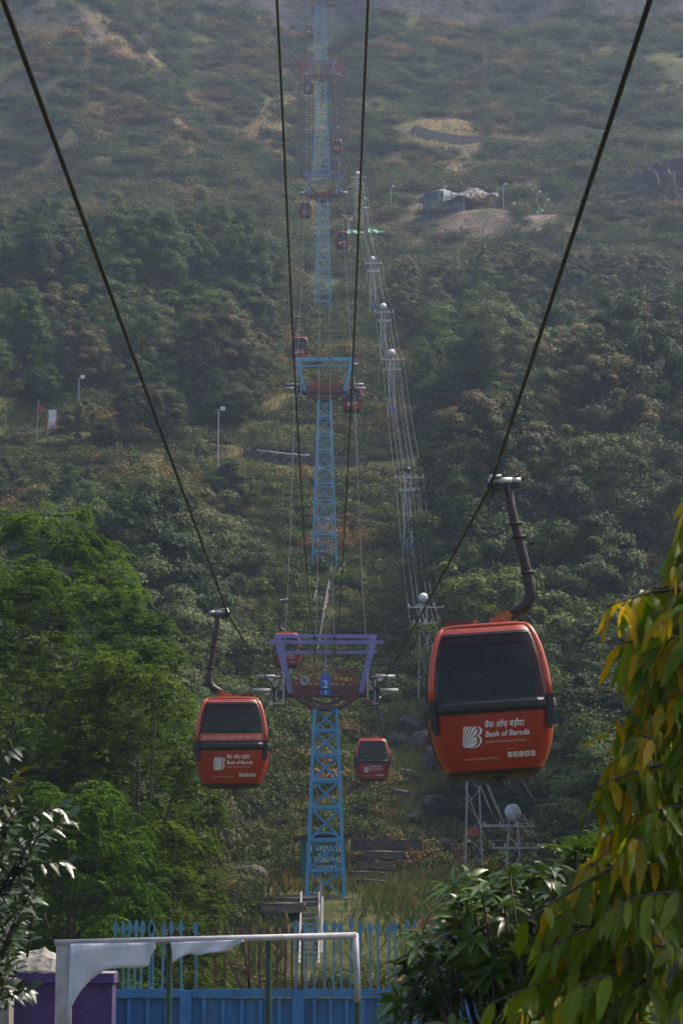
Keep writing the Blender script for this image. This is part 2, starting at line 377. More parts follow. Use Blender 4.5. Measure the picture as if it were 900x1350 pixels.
def clump_leaves(r, C, rad, n, size, flat=.8, aspect=.5, up=.35, out=None):
    d = unit(r.normal(size=(n, 3))); d[:, 2] = np.where(d[:, 2] < -.35, -d[:, 2], d[:, 2])
    P = C + d * rad * np.array([1, 1, flat]) * (.2 + .95 * r.random((n, 1)) ** .7)
    N = d + np.array([0, 0, up]) + r.normal(size=(n, 3)) * .45
    if out is not None: N = N + out * .9
    L = unit(np.cross(N, r.normal(size=(n, 3)))) + np.array([0, 0, -.25])
    return leaves(P, N, L, size * (.6 + .8 * r.random(n)), aspect)
def crown(name, seed, R, H, nc, per, size, m, brown=0., base=.15, flat=.75, cr=(.24, .42), aspect=.5):
    r = np.random.default_rng(seed); Qs = []; va = []; ti = []; cen = []
    lob = r.normal(size=(4, 3))
    k = 0
    while len(cen) < nc and k < 4000:
        k += 1
        d = unit(r.normal(size=3)); 
        if d[2] < -.55: continue
        lum = 1 + .26 * math.sin(lob[0] @ d * 2.3 + seed) + .2 * math.sin(lob[1] @ d * 4 + 1) + .1 * math.sin(lob[2] @ d * 7)
        q = d * np.array([R, R, (H - base * H) * .5]) * lum * (.45 + .55 * r.random() ** .45)
        q[2] += H * (base + (1 - base) * .5)
        cen.append(q)
    for c in cen:
        rad = R * r.uniform(*cr); hgt = (c[2] / H)
        n = int(per * r.uniform(.6, 1.3))
        oc = (c - np.array([0, 0, H * .5])) / np.array([R, R, H * .45]); Q = clump_leaves(r, c, rad, n, size, flat, aspect, out=oc / (np.linalg.norm(oc) + .3)); Qs.append(Q)
        v0 = r.uniform(.1, .7); va.append(np.clip(v0 + r.normal(size=n) * .2, 0, 1))
        t = np.zeros(n)
        if brown and r.random() < brown and hgt > .5:
            zz = Q[:, 0, 2] - c[2]; t = np.where(zz > rad * .15, r.uniform(.45, 1.0, n), r.uniform(0, .2, n))
        else: t = np.where(r.random(n) < .02, .6, 0) 
        ti.append(t)
    me = quads_mesh(name, np.concatenate(Qs), np.concatenate(va), np.concatenate(ti), m)
    return me, cen
def trunk_mesh(name, seed, H, cen, r0, m):
    r = random.Random(seed); mb = MB()
    top = Vector((r.uniform(-.3, .3), r.uniform(-.3, .3), H * .55))
    mid = Vector((r.uniform(-.25, .25), r.uniform(-.25, .25), H * .28))
    mb.tube([(0, 0, -1.5), mid * .0 + Vector((0, 0, .05)), mid, top, top + Vector((0, 0, H * .2))], [r0 * 1.35, r0 * 1.1, r0 * .8, r0 * .5, r0 * .18], 7)
    for c in r.sample([tuple(q) for q in cen], min(11, len(cen))):
        c = Vector(c); s = mid.lerp(top, r.random()); md = s.lerp(c, .55) + Vector((0, 0, -.12 * (c - s).length))
        mb.tube([s, md, c], [r0 * .42, r0 * .25, r0 * .07], 5)
    return mb.mesh(name, m, True, False)

LM = {
 'dark': leafmat('dark_foliage', (.022, .042, .010), (.075, .108, .026), (.2, .12, .05)),
 'mid': leafmat('mid_green_foliage', (.036, .062, .013), (.115, .15, .034), (.22, .13, .05)),
 'grey': leafmat('grey_green_foliage', (.042, .06, .02), (.13, .15, .055), (.2, .13, .06)),
 'olive': leafmat('olive_foliage', (.055, .06, .016), (.15, .145, .042), (.26, .145, .06)),
 'flower': leafmat('flowering_foliage', (.028, .044, .012), (.085, .1, .03), (.22, .16, .08)),
 'feather': leafmat('feathery_foliage', (.036, .075, .01), (.12, .19, .028), (.2, .15, .04), trans=.42, objvar=.15),
 'scrub': leafmat('scrub_foliage', (.036, .052, .015), (.12, .135, .045), (.28, .17, .08), objvar=.35),
 'weed': leafmat('weed_foliage', (.032, .05, .010), (.125, .145, .036), (.24, .14, .06), objvar=.35),
 'dry': leafmat('dry_grass_blades', (.09, .085, .03), (.22, .175, .08), (.25, .17, .09), objvar=0),
 'gloss': leafmat('glossy_leaf', (.024, .044, .014), (.06, .09, .034), (.24, .2, .02), trans=.15, rough=.28, spec=.6),
 'mango': leafmat('mango_leaf', (.028, .065, .012), (.1, .18, .03), (.24, .12, .03), trans=.28, rough=.3, spec=.5, objvar=.1),
 'ashoka': leafmat('drooping_leaf', (.05, .11, .014), (.18, .29, .034), (.58, .42, .04), trans=.48, rough=.42, spec=.3, objvar=.05),
}
PROTO = []
def proto(kind, seed, R, H, nc, per, size, mk, **kw):
    me, cen = crown(kind + '_crown', seed, R, H, nc, per, size, LM[mk], **kw)
    PROTO.append((kind, me, trunk_mesh(kind + '_trunk', seed, H, cen, .045 * R + .05, M['bark']), R, H)); return len(PROTO) - 1
P_DARK = [proto('dark', 11, 3.0, 7.5, 105, 270, .2, 'dark', cr=(.12, .3)), proto('dark', 12, 3.3, 8.2, 120, 250, .2, 'dark', base=.1, cr=(.1, .28))]
P_MID = [proto('mid', 21, 2.9, 7.0, 95, 270, .2, 'mid', base=.12, cr=(.12, .3)), proto('mid', 22, 3.4, 6.6, 120, 230, .2, 'mid', cr=(.1, .26))]
P_GREY = [proto('grey', 31, 3.6, 6.8, 140, 270, .17, 'grey', base=.1, cr=(.1, .24)), proto('grey', 32, 3.0, 7.2, 105, 280, .17, 'grey', base=.12, cr=(.12, .28))]
P_OLIVE = [proto('olive', 41, 2.8, 6.2, 90, 250, .19, 'olive', base=.12, cr=(.12, .28))]
P_FLOW = [proto('flower', 51, 3.1, 7.4, 110, 260, .18, 'flower', brown=.22, base=.1, cr=(.1, .27)), proto('flower', 52, 2.8, 6.6, 95, 260, .18, 'flower', brown=.36, base=.1, cr=(.12, .28))]
KIND = {'dark': 'dark green tree', 'mid': 'mid green tree', 'grey': 'grey-green tree', 'olive': 'olive green tree', 'flower': 'tan-flowered tree'}
def place_tree(pi, loc, sc, rz, label, group, name='forest_tree', zs=1.0):
    kind, cme, tme, R, H = PROTO[pi]
    t = thing(name, label, 'tree', loc, group, rz); t.scale = (sc, sc, sc * zs)
    obj('crown', cme, t); obj('trunk', tme, t); return t

# ------------------------------------------------------------------ the ropeway: ropes
GAUGE = 5.0
ROPE = [(2, None, 7.0), (10, None, 6.95), (19.3, 0, None), (37.5, 640, None), (63.5, 808, None), (97, 884, None), (120, 906, None), (126, 915, None), (134, 921, None), (143, 893, None),
        (152, 850, None), (163, 792, None), (185, 650, None), (208, 512, None), (222, 478, None), (246, 418, None), (280, 350, None), (318, 285, None), (337, 255, None), (375, 213, None), (415, 160, None), (446, 98, None), (480, 62, None), (520, 12, None), (555, -40, None), (600, -110, None)]
_RY = np.array([a for a, b, c in ROPE], float); _RZ = np.array([Z(b, a) if b is not None else c for a, b, c in ROPE])
def spline(xs, ys):
    h = np.diff(xs); dl = np.diff(ys) / h; m = np.empty(len(xs)); m[0], m[-1] = dl[0], dl[-1]
    m[1:-1] = (dl[:-1] * h[1:] + dl[1:] * h[:-1]) / (h[1:] + h[:-1])
    def f(x):
        x = np.asarray(x, float); i = np.clip(np.searchsorted(xs, x) - 1, 0, len(xs) - 2); t = (x - xs[i]) / h[i]
        return (2*t**3-3*t**2+1)*ys[i] + (t**3-2*t**2+t)*h[i]*m[i] + (-2*t**3+3*t**2)*ys[i+1] + (t**3-t**2)*h[i]*m[i+1]
    return f
ropeZ = spline(_RY, _RZ)
_NEAR = {1: ([18.4, 37.5, 97, 120], [0, 642, 885, 906]), -1: ([18.4, 63.5, 97, 120], [0, 810, 884, 906])}   # the rope hangs in straight runs between loads
def ropeS(side, Y):
    if Y >= 120: return float(ropeZ(Y))
    ys, ps = _NEAR[side]; zs = [Z(b, a) for a, b in zip(ys, ps)]
    if Y < ys[0]: return zs[0] + (zs[1] - zs[0]) / (ys[1] - ys[0]) * (Y - ys[0])
    return float(np.interp(Y, ys, zs))
def rope_pt(side, Y): return Vector((float(xcen(Y)) + side * GAUGE / 2, Y, ropeS(side, Y)))
def twisted_rope(name, pts, r, label, lobes=6):
    mb = MB(); P = [Vector(p) for p in pts]; n = 18; s = 0; vs = []; fs = []
    for i, p in enumerate(P):
        t = (P[min(i + 1, len(P) - 1)] - P[max(i - 1, 0)]).normalized()
        if i: s += (p - P[i - 1]).length
        u = t.cross(Vector((0, 0, 1))).normalized(); b = u.cross(t)
        for k in range(n):
            a = 2 * math.pi * k / n
            rr = r * (1 + .16 * math.cos(lobes * a + s * 2 * math.pi / .11))
            vs.append(p + (u * math.cos(a) + b * math.sin(a)) * rr)
    for i in range(len(P) - 1):
        for k in range(n):
            a, b = i * n + k, i * n + (k + 1) % n
            fs.append((a, b, b + n, a + n))
    mb.v = [tuple(v) for v in vs]; mb.f = fs
    return tag(mb.build(name, M['rope'], smooth=True), label, 'rope', 'haul ropes of the ropeway')
_ry = np.concatenate([np.arange(2, 40, .03), np.arange(40, 120, 1.0), np.arange(120, 553, 3)])
for sd, lb in ((-1, 'thick black haul rope crossing from the top left corner to the first tower'), (1, 'thick black haul rope crossing from the top right corner to the first tower')):
    twisted_rope('haul_rope', [rope_pt(sd, y) for y in _ry], .0225, lb)
CAB = [(3, 9.2), (12, 9.1)]
_CT = [(24, 0), (37, 450), (73, 790), (98, 832), (120, 844), (150, 760), (180, 610), (208, 474), (270, 340), (337, 228), (446, 80), (520, -10), (560, -60)]
_cy = np.array([a for a, b in CAB] + [a for a, b in _CT], float); _cz = np.array([b for a, b in CAB] + [Z(b, a) for a, b in _CT])
cableZ = spline(_cy, _cz)
for sd, lb in ((-.5, 'thin black cable hanging left of centre above the first tower'), (.42, 'thin black cable hanging right of centre above the first tower')):
    ys = np.concatenate([np.arange(3, 120, .8), np.arange(120, 551, 4)])
    tag(MB().tube([(float(xcen(y)) + sd, y, float(cableZ(y))) for y in ys], .0145, 6).build('signal_cable', M['cable'], smooth=True), lb, 'cable', 'signal cables over the towers')

# ------------------------------------------------------------------ gondola cabins
CW = [(0, .62), (.05, .69), (.2, .785), (.45, .875), (.75, .925), (1.0, .935), (1.2, .93), (1.45, .905), (1.75, .855), (2.0, .78), (2.12, .72), (2.2, .645), (2.25, .52)]
CD = [(0, .58), (.05, .65), (.2, .76), (.45, .87), (.75, .935), (1.0, .955), (1.2, .95), (1.45, .92), (1.75, .855), (2.0, .765), (2.12, .7), (2.2, .61), (2.25, .48)]
cwf = spline(np.array([a for a, b in CW]), np.array([b for a, b in CW])); cdf = spline(np.array([a for a, b in CD]), np.array([b for a, b in CD]))
SN = 6.5
def se(t):                       # unit superellipse
    c, s = math.cos(t), math.sin(t)
    return (math.copysign(abs(c) ** (2 / SN), c), math.copysign(abs(s) ** (2 / SN), s))
def cab_pt(t, z, off=0.0):
    a, b = se(t); w, d = float(cwf(z)) + off, float(cdf(z)) + off
    return Vector((a * w, b * d, z))
def cab_front(x, z):
    w, d = float(cwf(z)), float(cdf(z)); return -d * max(1 - min(abs(x / w), .999) ** SN, .001) ** (1 / SN)
def inv(frac):                   # angle (from the front centre) where |x| = frac * w
    return math.asin(min(1, frac ** (SN / 2)))
CAB_ROOF = 2.17
def text_verts(body, size, shear=0.0, bold=0.0, align='LEFT', sx=1.0):
    cu = bpy.data.curves.new('t', 'FONT'); cu.body = body; cu.size = size; cu.shear = shear; cu.offset = bold; cu.align_x = align; cu.resolution_u = 3
    o = bpy.data.objects.new('t', cu); COL.objects.link(o); bpy.context.view_layer.update()
    dg = bpy.context.evaluated_depsgraph_get(); me = bpy.data.meshes.new_from_object(o.evaluated_get(dg))
    vs = [(v.co.x * sx, v.co.y) for v in me.vertices]; fs = [tuple(p.vertices) for p in me.polygons]
    bpy.data.objects.remove(o); bpy.data.meshes.remove(me); bpy.data.curves.remove(cu)
    return vs, fs
def on_front(mb, vs, fs, x0, z0, lift=.006, zc=0):
    mb.add([(x + x0, cab_front(x + x0, z + z0) - lift, z + z0 + zc) for x, z in vs], fs)
def fit(body, width, size, **k):
    vs, fs = text_verts(body, size, **k)
    if vs:
        x0 = min(v[0] for v in vs); x1 = max(v[0] for v in vs); q = width / max(x1 - x0, 1e-6); vs = [((v[0] - x0) * q, v[1]) for v in vs]
    return vs, fs
CZ0 = -CAB_ROOF - 2.25           # cabin floor below the rope
def cabin_meshes():
    D = {}
    # angles: 0 = front centre, measured round; t = -pi/2 + a
    fr = [0, .2, .4, .6, .75, .83, .86, .9, .95, .985, .999]
    q = sorted(set([inv(f) for f in fr])); q = q + [math.pi / 2 - a for a in [inv(f) for f in (.985, .9, .84, .81, .6, .3, 0)]]
    q = sorted(set(round(a, 5) for a in q if a <= math.pi / 2 + 1e-6))
    ang = q + [math.pi - a for a in reversed(q[:-1])]
    ang = ang + [-a for a in reversed(ang[1:-1])]; ang = [a - math.pi / 2 for a in ang]
    zs = [0, .03, .07, .15, .28, .45, .65, .85, 1.02, 1.06, 1.1, 1.3, 1.5, 1.7, 1.88, 1.98, 2.06, 2.1, 2.14, 2.18, 2.21, 2.24, 2.25]
    body, low = MB(), MB(); win = [MB() for _ in range(4)]; frm = [MB() for _ in range(4)]
    n = len(ang); iF = inv(.86); iS = math.pi / 2 - inv(.84)
    def region(a, z):
        a = (a + math.pi / 2 + math.pi) % (2 * math.pi) - math.pi      # from front centre
        f = min(abs(a), math.pi - abs(a))                              # 0 front/back centre, pi/2 side centre
        if not 1.06 < z < 2.1: return 0
        if f < iF: return 2 if (f < inv(.83) and 1.1 < z < 2.06) else 1
        if f > iS: return 2 if (f > math.pi / 2 - inv(.81) and 1.1 < z < 2.06) else 1
        return 0
    for j in range(len(zs) - 1):
        for i in range(n):
            a, b = ang[i], ang[(i + 1) % n]
            if b < a - 3: b += 2 * math.pi
            mid = region((a + b) / 2, (zs[j] + zs[j + 1]) / 2)
            off = (0, .008, -.004)[mid]
            p = [cab_pt(a, zs[j], off), cab_pt(b, zs[j], off), cab_pt(b, zs[j + 1], off), cab_pt(a, zs[j + 1], off)]
            p = [v + Vector((0, 0, CZ0)) for v in p]
            ac = ((a + b) / 2 + math.pi / 2 + math.pi) % (2 * math.pi) - math.pi
            fc = 0 if abs(ac) < math.pi / 4 else 1 if abs(ac) > 3 * math.pi / 4 else 2 if ac > 0 else 3
            tgt = (body, frm[fc], win[fc])[mid]
            if zs[j + 1] < .1: tgt = low
            tgt.add(p, [(0, 1, 2, 3)])
    body.add([cab_pt(a, 2.25) + Vector((0, 0, CZ0)) for a in ang], [tuple(range(n))])
    low.add([cab_pt(a, 0) + Vector((0, 0, CZ0)) for a in ang], [tuple(reversed(range(n)))])
    def merged(mb, nm, m):
        import bmesh
        me = mb.mesh(nm, m, False, False); bm = bmesh.new(); bm.from_mesh(me); bmesh.ops.remove_doubles(bm, verts=bm.verts, dist=.0008)
        bmesh.ops.recalc_face_normals(bm, faces=bm.faces)
        for f in bm.faces: f.smooth = len(f.verts) == 4
        bm.to_mesh(me); bm.free(); me.update(); return me
    D['shell'] = merged(body, 'shell', M['cab']); D['window'] = [merged(q, 'window', M['glass']) for q in win]; D['window_frame'] = [merged(q, 'window_frame', M['black']) for q in frm]; D['floor_pan'] = merged(low, 'floor_pan', M['under'])
    # orange-red rim round the front and back
    D['rim'] = []
    for s in (-1, 1):
        rim = MB(); prof = (1.08, 1.3, 1.5, 1.7, 1.85, 2.0, 2.1, 2.17, 2.2)
        edge = lambda sg, z: Vector((sg * float(cwf(z)) * .925, s * float(cdf(z)) * (1 - .925 ** SN) ** (1 / SN), z + CZ0))
        up = [edge(-1, z) for z in prof]; dn = [edge(1, z) for z in reversed(prof)]
        zt = 2.205; tp = [Vector((x, s * float(cdf(zt)) * max(1 - abs(x / float(cwf(zt))) ** SN, .0) ** (1 / SN), zt + CZ0 + .004)) for x in (-.45, -.2, .2, .45)]
        rim.tube(up + tp + dn, [.05, .055, .055, .052, .05, .048, .045, .04, .036] + [.034] * 4 + [.036, .04, .045, .048, .05, .052, .055, .055, .05], 8)
        D['rim'].append(rim.mesh('rim', M['cabrim'], True))
    D['bumper'] = []
    for s in (-1, 1):
        bum = MB()
        tt = [inv(f) for f in (.999, .97, .9, .7, .35)]
        angs = [-math.pi / 2 - a for a in tt] + [-math.pi / 2] + [-math.pi / 2 + a for a in reversed(tt)]
        pth = [cab_pt(a, .97, .012) + Vector((0, 0, CZ0)) for a in angs]
        if s > 0: pth = [Vector((p.x, -p.y, p.z)) for p in pth]
        vs = []; fs = []
        for i, p in enumerate(pth):
            nrm = Vector((p.x / .95, p.y / .95, 0)).normalized()
            for dz, o in ((-.085, -.06), (-.085, .02), (-.03, .045), (.05, .045), (.09, .015), (.09, -.06)): vs.append(p + nrm * o + Vector((0, 0, dz)))
        for i in range(len(pth) - 1):
            for k in range(6):
                a, b = i * 6 + k, i * 6 + (k + 1) % 6; fs.append((a, b, b + 6, a + 6))
        fs += [tuple(range(6)), tuple(range(len(vs) - 6, len(vs)))]
        bum.add(vs, fs)
        for sg in (-1, 1):
            x = sg * .865; y = s * .895
            bum.bar((x, y, CZ0 + 1.1), (x * .985, y * .99, CZ0 + .66), .10, .10); bum.bar((x * .985, y * .99, CZ0 + .67), (x * .96, y * .985, CZ0 + .6), .06, .06)
        D['bumper'].append(bum.mesh('bumper', M['black']))
    g = MB(); g.box((.06, 0, CZ0 - .1), (.085, .5, .24)); g.box((.06, 0, CZ0 - .01), (.2, .6, .05)); D['guide_fin'] = g.mesh('guide_fin', M['dark'])
    # roof fittings
    rf = MB(); rf.box((-.4, -.15, -CAB_ROOF + .045), (.34, .5, .085)); D['roof_box'] = rf.mesh('roof_box', M['oxide'])
    ra = MB(); ra.box((0, 0, -CAB_ROOF + .02), (.55, .42, .05)); 
    for x in (-.12, .14, .3): ra.box((x, -.1, -CAB_ROOF + .06), (.07, .2, .09))
    D['roof_plate'] = ra.mesh('roof_plate', M['cabrim'])
    br = MB(); br.prism([(-.1, -2.15), (.16, -2.15), (.3, -2.03), (.22, -1.94), (.08, -1.97), (-.02, -2.06)], 'y', -.11, .11); br.box((.07, 0, -2.08), (.12, .3, .1)); D['bracket'] = br.mesh('bracket', M['orange'])
    hg = MB()
    path = [(.27, 0, .02), (.29, 0, -.35), (.36, 0, -.8), (.44, 0, -1.3), (.48, 0, -1.58), (.475, 0, -1.74), (.40, 0, -1.87), (.28, 0, -1.94), (.13, 0, -2.02)]
    hg.tube(path, [.062, .068, .072, .078, .084, .09, .092, .088, .075], 10)
    for k, (x, z) in enumerate(((.33, -.62), (.372, -.83), (.455, -1.38))): hg.box((x, 0, z), (.2, .19, .035))
    D['hanger_arm'] = hg.mesh('hanger_arm', M['hanger'], True)
    hc = MB(); hc.tube([(.42, -.05, -.75), (.5, -.06, -.78), (.52, -.06, -1.0), (.52, -.06, -1.3), (.58, -.07, -1.5), (.56, -.07, -1.75), (.44, -.1, -1.95), (.42, -.1, -2.12)], .011, 6)
    hc.box((.56, -.06, -.95), (.08, .05, .05)); hc.tube([(.16, -.12, -2.05), (.3, -.12, -2.0), (.42, -.12, -2.06), (.5, -.12, -2.17)], .01, 5)
    D['hanger_cable'] = hc.mesh('hanger_cable', M['dark'])
    gp = MB(); gp.tube([(-.03, 0, .05), (.1, 0, .06)], .055, 10); gp.tube([(.08, 0, .055), (.34, 0, .05)], .06, 10); gp.tube([(.34, 0, .05), (.47, 0, .045)], .048, 10)
    gp.box((.1, 0, .13), (.16, .12, .045)); gp.box((.03, 0, .1), (.07, .22, .1))
    D['grip'] = gp.mesh('grip', M['galv'], True)
    gj = MB(); gj.box((0, 0, -.015), (.1, .34, .07)); gj.box((.1, 0, -.07), (.16, .18, .1)); gj.tube([(.02, -.05, -.08), (.03, -.05, -.2)], .025, 6); gj.box((.2, 0, -.03), (.5, .1, .05))
    D['grip_jaw'] = gj.mesh('grip_jaw', M['dark'])
    # printing on the lower front panel: emblem and words
    lg = MB()
    x0, z0, s = -.47, .40, .30
    def bshape(ox, sc, oz=0):
        pts = [(0, 0), (.07, 1.0), (.5, 1.0), (.66, .95), (.75, .83), (.74, .68), (.66, .58), (.55, .53), (.68, .48), (.76, .37), (.74, .2), (.64, .07), (.46, 0)]
        return [(ox + x * sc * s + z * s * .08, oz + z * s) for x, z in pts]
    wh = bshape(.0, 1.0)
    wh = [(x0 + x, z0 + z) for x, z in wh]
    # rays: fan of wedges from the low left corner, with thin gaps between them
    o = wh[0]; ring = wh[1:]
    import bisect
    seg = []; 
    for i in range(len(ring) - 1):
        for k in range(26):
            t = k / 26; seg.append((ring[i][0] * (1 - t) + ring[i + 1][0] * t, ring[i][1] * (1 - t) + ring[i + 1][1] * t))
    seg.append(ring[-1])
    angs = [math.atan2(p[1] - o[1], p[0] - o[0]) for p in seg]
    cuts = [1.33, 1.19, 1.04, .87, .68, .42]
    for a, b, p, r in zip(angs, angs[1:], seg, seg[1:]):
        if any(abs((a + b) / 2 - c) < .026 for c in cuts): 
            continue
        on_front(lg, [(o[0] * .93 + p[0] * .07, o[1] * .93 + p[1] * .07), p, r], [(0, 2, 1)], 0, 0, .007, CZ0)
    # the outer edge stripe of the B
    ed = [(.62, 1.0), (.80, .95), (.91, .83), (.90, .68), (.80, .56), (.74, .53), (.84, .48), (.92, .37), (.90, .2), (.78, .05), (.6, -.03), (.3, -.05)]
    ei = [(.55, 1.0), (.70, .955), (.80, .83), (.79, .68), (.71, .58), (.62, .53), (.73, .48), (.81, .37), (.79, .2), (.68, .06), (.5, -.01), (.28, -.03)]
    st = []; fs = []
    for (a, b), (c, d) in zip(ed, ei): st += [(x0 + (a + .08 * b + .06) * s, z0 + b * s), (x0 + (c + .08 * d + .06) * s, z0 + d * s)]
    for i in range(len(ed) - 1): fs.append((2 * i, 2 * i + 1, 2 * i + 3, 2 * i + 2))
    on_front(lg, st, fs, 0, 0, .007, CZ0)
    D['emblem'] = lg.mesh('emblem', M['white'], fix=False)
    tx = MB()
    v, f = fit('Bank of Baroda', .645, .115, shear=.12, bold=.0022); on_front(tx, v, f, -.115, .535, .006, CZ0)
    v, f = fit('\u092c\u0948\u0902\u0915 \u0911\u092b\u093c \u092c\u0921\u093c\u094c\u0926\u093e', .58, .125, shear=.12, bold=.0012); on_front(tx, v, f, -.115, .665, .006, CZ0)
    D['bank_name'] = tx.mesh('bank_name', M['white'], fix=False)
    for nm, body_, wd_, sz_, px_, pz_ in (('tagline', "India's International Bank", .59, .06, -.115, .445), ('web_address', 'www.bankofbaroda.com', .52, .06, -.46, .215), ('follow_note', 'FOLLOW US ON', .12, .03, .18, .335)):
        t2 = MB(); v, f = fit(body_, wd_, sz_); on_front(t2, v, f, px_, pz_, .006, CZ0); D[nm] = t2.mesh(nm, M['pink'], fix=False)
    D['social_icon'] = []
    for k in range(5):
        ic = MB(); x = .19 + k * .084; a = [(x, .225), (x + .065, .225), (x + .065, .3), (x, .3)]; i_ = [(x + .02, .24), (x + .045, .24), (x + .045, .283), (x + .02, .283)]
        on_front(ic, a + i_, [(0, 1, 5, 4), (1, 2, 6, 5), (2, 3, 7, 6), (3, 0, 4, 7)], 0, 0, .006, CZ0)
        gl = [[(x + .028, .24), (x + .037, .24), (x + .037, .283), (x + .028, .283)], [(x + .022, .25), (x + .043, .262), (x + .022, .275)], [(x + .026, .25), (x + .042, .262), (x + .026, .274)], [(x + .027, .255), (x + .038, .255), (x + .038, .268), (x + .027, .268)], [(x + .024, .245), (x + .031, .245), (x + .031, .278), (x + .024, .278)]][k]
        on_front(ic, gl, [tuple(range(len(gl)))], 0, 0, .006, CZ0); D['social_icon'].append(ic.mesh('social_icon', M['white'], fix=False))
    # strip along the foot of the front window (one cabin has it)
    bn = MB(); zz = [1.115, 1.2, 1.29]; xx = np.linspace(-.79, .79, 21)
    vs = [(x * float(cwf(z)) / .93, z) for z in zz for x in xx]; fs = [(j * 21 + i, j * 21 + i + 1, (j + 1) * 21 + i + 1, (j + 1) * 21 + i) for j in range(2) for i in range(20)]
    on_front(bn, vs, fs, 0, 0, .005, CZ0); D['window_strip'] = bn.mesh('window_strip', M['cabrim'], fix=False)
    bt = MB(); v, f = fit('Give a missed call*: 846 700 1133', 1.42, .1, bold=.001); on_front(bt, v, f, -.71, 1.165, .009, CZ0); D['strip_text'] = bt.mesh('strip_text', M['pink'], fix=False)
    # side door seams and handles seen at the flanks, benches inside
    D['door_seam'] = [MB().tube([Vector((s * (float(cwf(z)) + .006), -.02, z + CZ0)) for z in (.15, .4, .7, 1.0, 1.3, 1.6, 1.9, 2.1)], .014, 5).mesh('door_seam', M['black']) for s in (-1, 1)]
    D['bench'] = []
    for s in (-1, 1): D['bench'].append(MB().prism([(s * .30, .2), (s * .45, .2), (s * .62, .42), (s * .62, .5), (s * .25, .5), (s * .25, .44)], 'x', -.55, .55).mesh('bench', M['grey']))
    for me in D['bench']: me.transform(Matrix.Translation((0, 0, CZ0)))
    sp = MB(); sp.box((0, 0, CZ0 + 1.55), (.03, .03, 1.2)); D['centre_pole'] = sp.mesh('centre_pole', M['dark'])
    return D
CM = cabin_meshes()
CORE = ['shell', 'window', 'window_frame', 'floor_pan', 'rim', 'bumper', 'guide_fin', 'bench']
MIRR = ['roof_box', 'roof_plate', 'bracket', 'hanger_arm', 'hanger_cable', 'grip', 'grip_jaw']
PRINT = ['emblem', 'bank_name', 'tagline', 'web_address']
def gondola(side, Y, label, roll=0, yaw=0, strip=False, near=False, dx=0):
    t = thing('gondola_cabin', label, 'gondola', rope_pt(side, Y) + Vector((dx, 0, 0)), 'red gondola cabins hanging from the ropes')
    t.rotation_euler = (0, math.radians(roll), math.radians(yaw))
    pr = {}
    for k in ('shell', 'floor_pan', 'guide_fin'): pr[k] = obj(k, CM[k], t)
    for k in ('rim', 'bumper') + (('bench',) if near else ()):
        for me in CM[k]: obj(k, me, t)
    for q in range(4):
        w = obj('window', CM['window'][q], t); obj('window_frame', CM['window_frame'][q], w)
        if q == 0: pr['window'] = w
    for k in MIRR:
        o = obj(k, CM[k], t); pr[k] = o
        if side < 0: o.scale = (-1, 1, 1)
        if k in ('hanger_arm', 'grip', 'bracket'): o.location.x = -dx * (1 if k != 'bracket' else .6)
    pr['hanger_cable'].parent = pr['hanger_arm']; pr['hanger_cable'].scale = (1, 1, 1)
    pr['grip_jaw'].parent = pr['grip']; pr['grip_jaw'].scale = (1, 1, 1)
    for k in PRINT + (['follow_note'] if near else []): obj(k, CM[k], pr['shell'])
    for me in CM['social_icon']: obj('social_icon', me, pr['shell'])
    if near:
        for me in CM['door_seam']: obj('door_seam', me, pr['shell'])
    if strip:
        s_ = obj('window_strip', CM['window_strip'], pr['window']); o = obj('window_lettering', CM['strip_text'], pr['window'])
    return t
gondola(1, 37.5, 'largest and nearest red gondola cabin, hanging at right over the mango bush', roll=-3.8, yaw=-2.0, near=True, dx=-.27)
gondola(-1, 63.5, 'red gondola cabin with lettered strip in its window, hanging left of the first tower', roll=-.6, yaw=1.0, strip=True, near=True, dx=.1)
gondola(1, 134, 'small red gondola cabin hanging just right of the first tower', near=True)
gondola(-1, 163, 'red gondola cabin half hidden behind the lilac frame of the first tower', near=True)
gondola(1, 221, 'red gondola cabin hanging at the right arm of the second tower')
gondola(-1, 246, 'red gondola cabin just above the left arm of the second tower')
gondola(1, 318, 'small red gondola cabin on the right rope below the third tower')
gondola(-1, 343, 'small red gondola cabin beside the left arm of the third tower')
gondola(1, 410, 'tiny red gondola cabin on the right rope between third and fourth tower')
gondola(-1, 450, 'tiny red gondola cabin beside the left arm of the fourth tower')
gondola(1, 458, 'tiny red gondola cabin beside the right arm of the fourth tower')
gondola(-1, 514, 'tiny red gondola cabin on the left rope left of the topmost tower')
gondola(1, 540, 'tiny red gondola cabin at the very top edge right of the topmost tower')

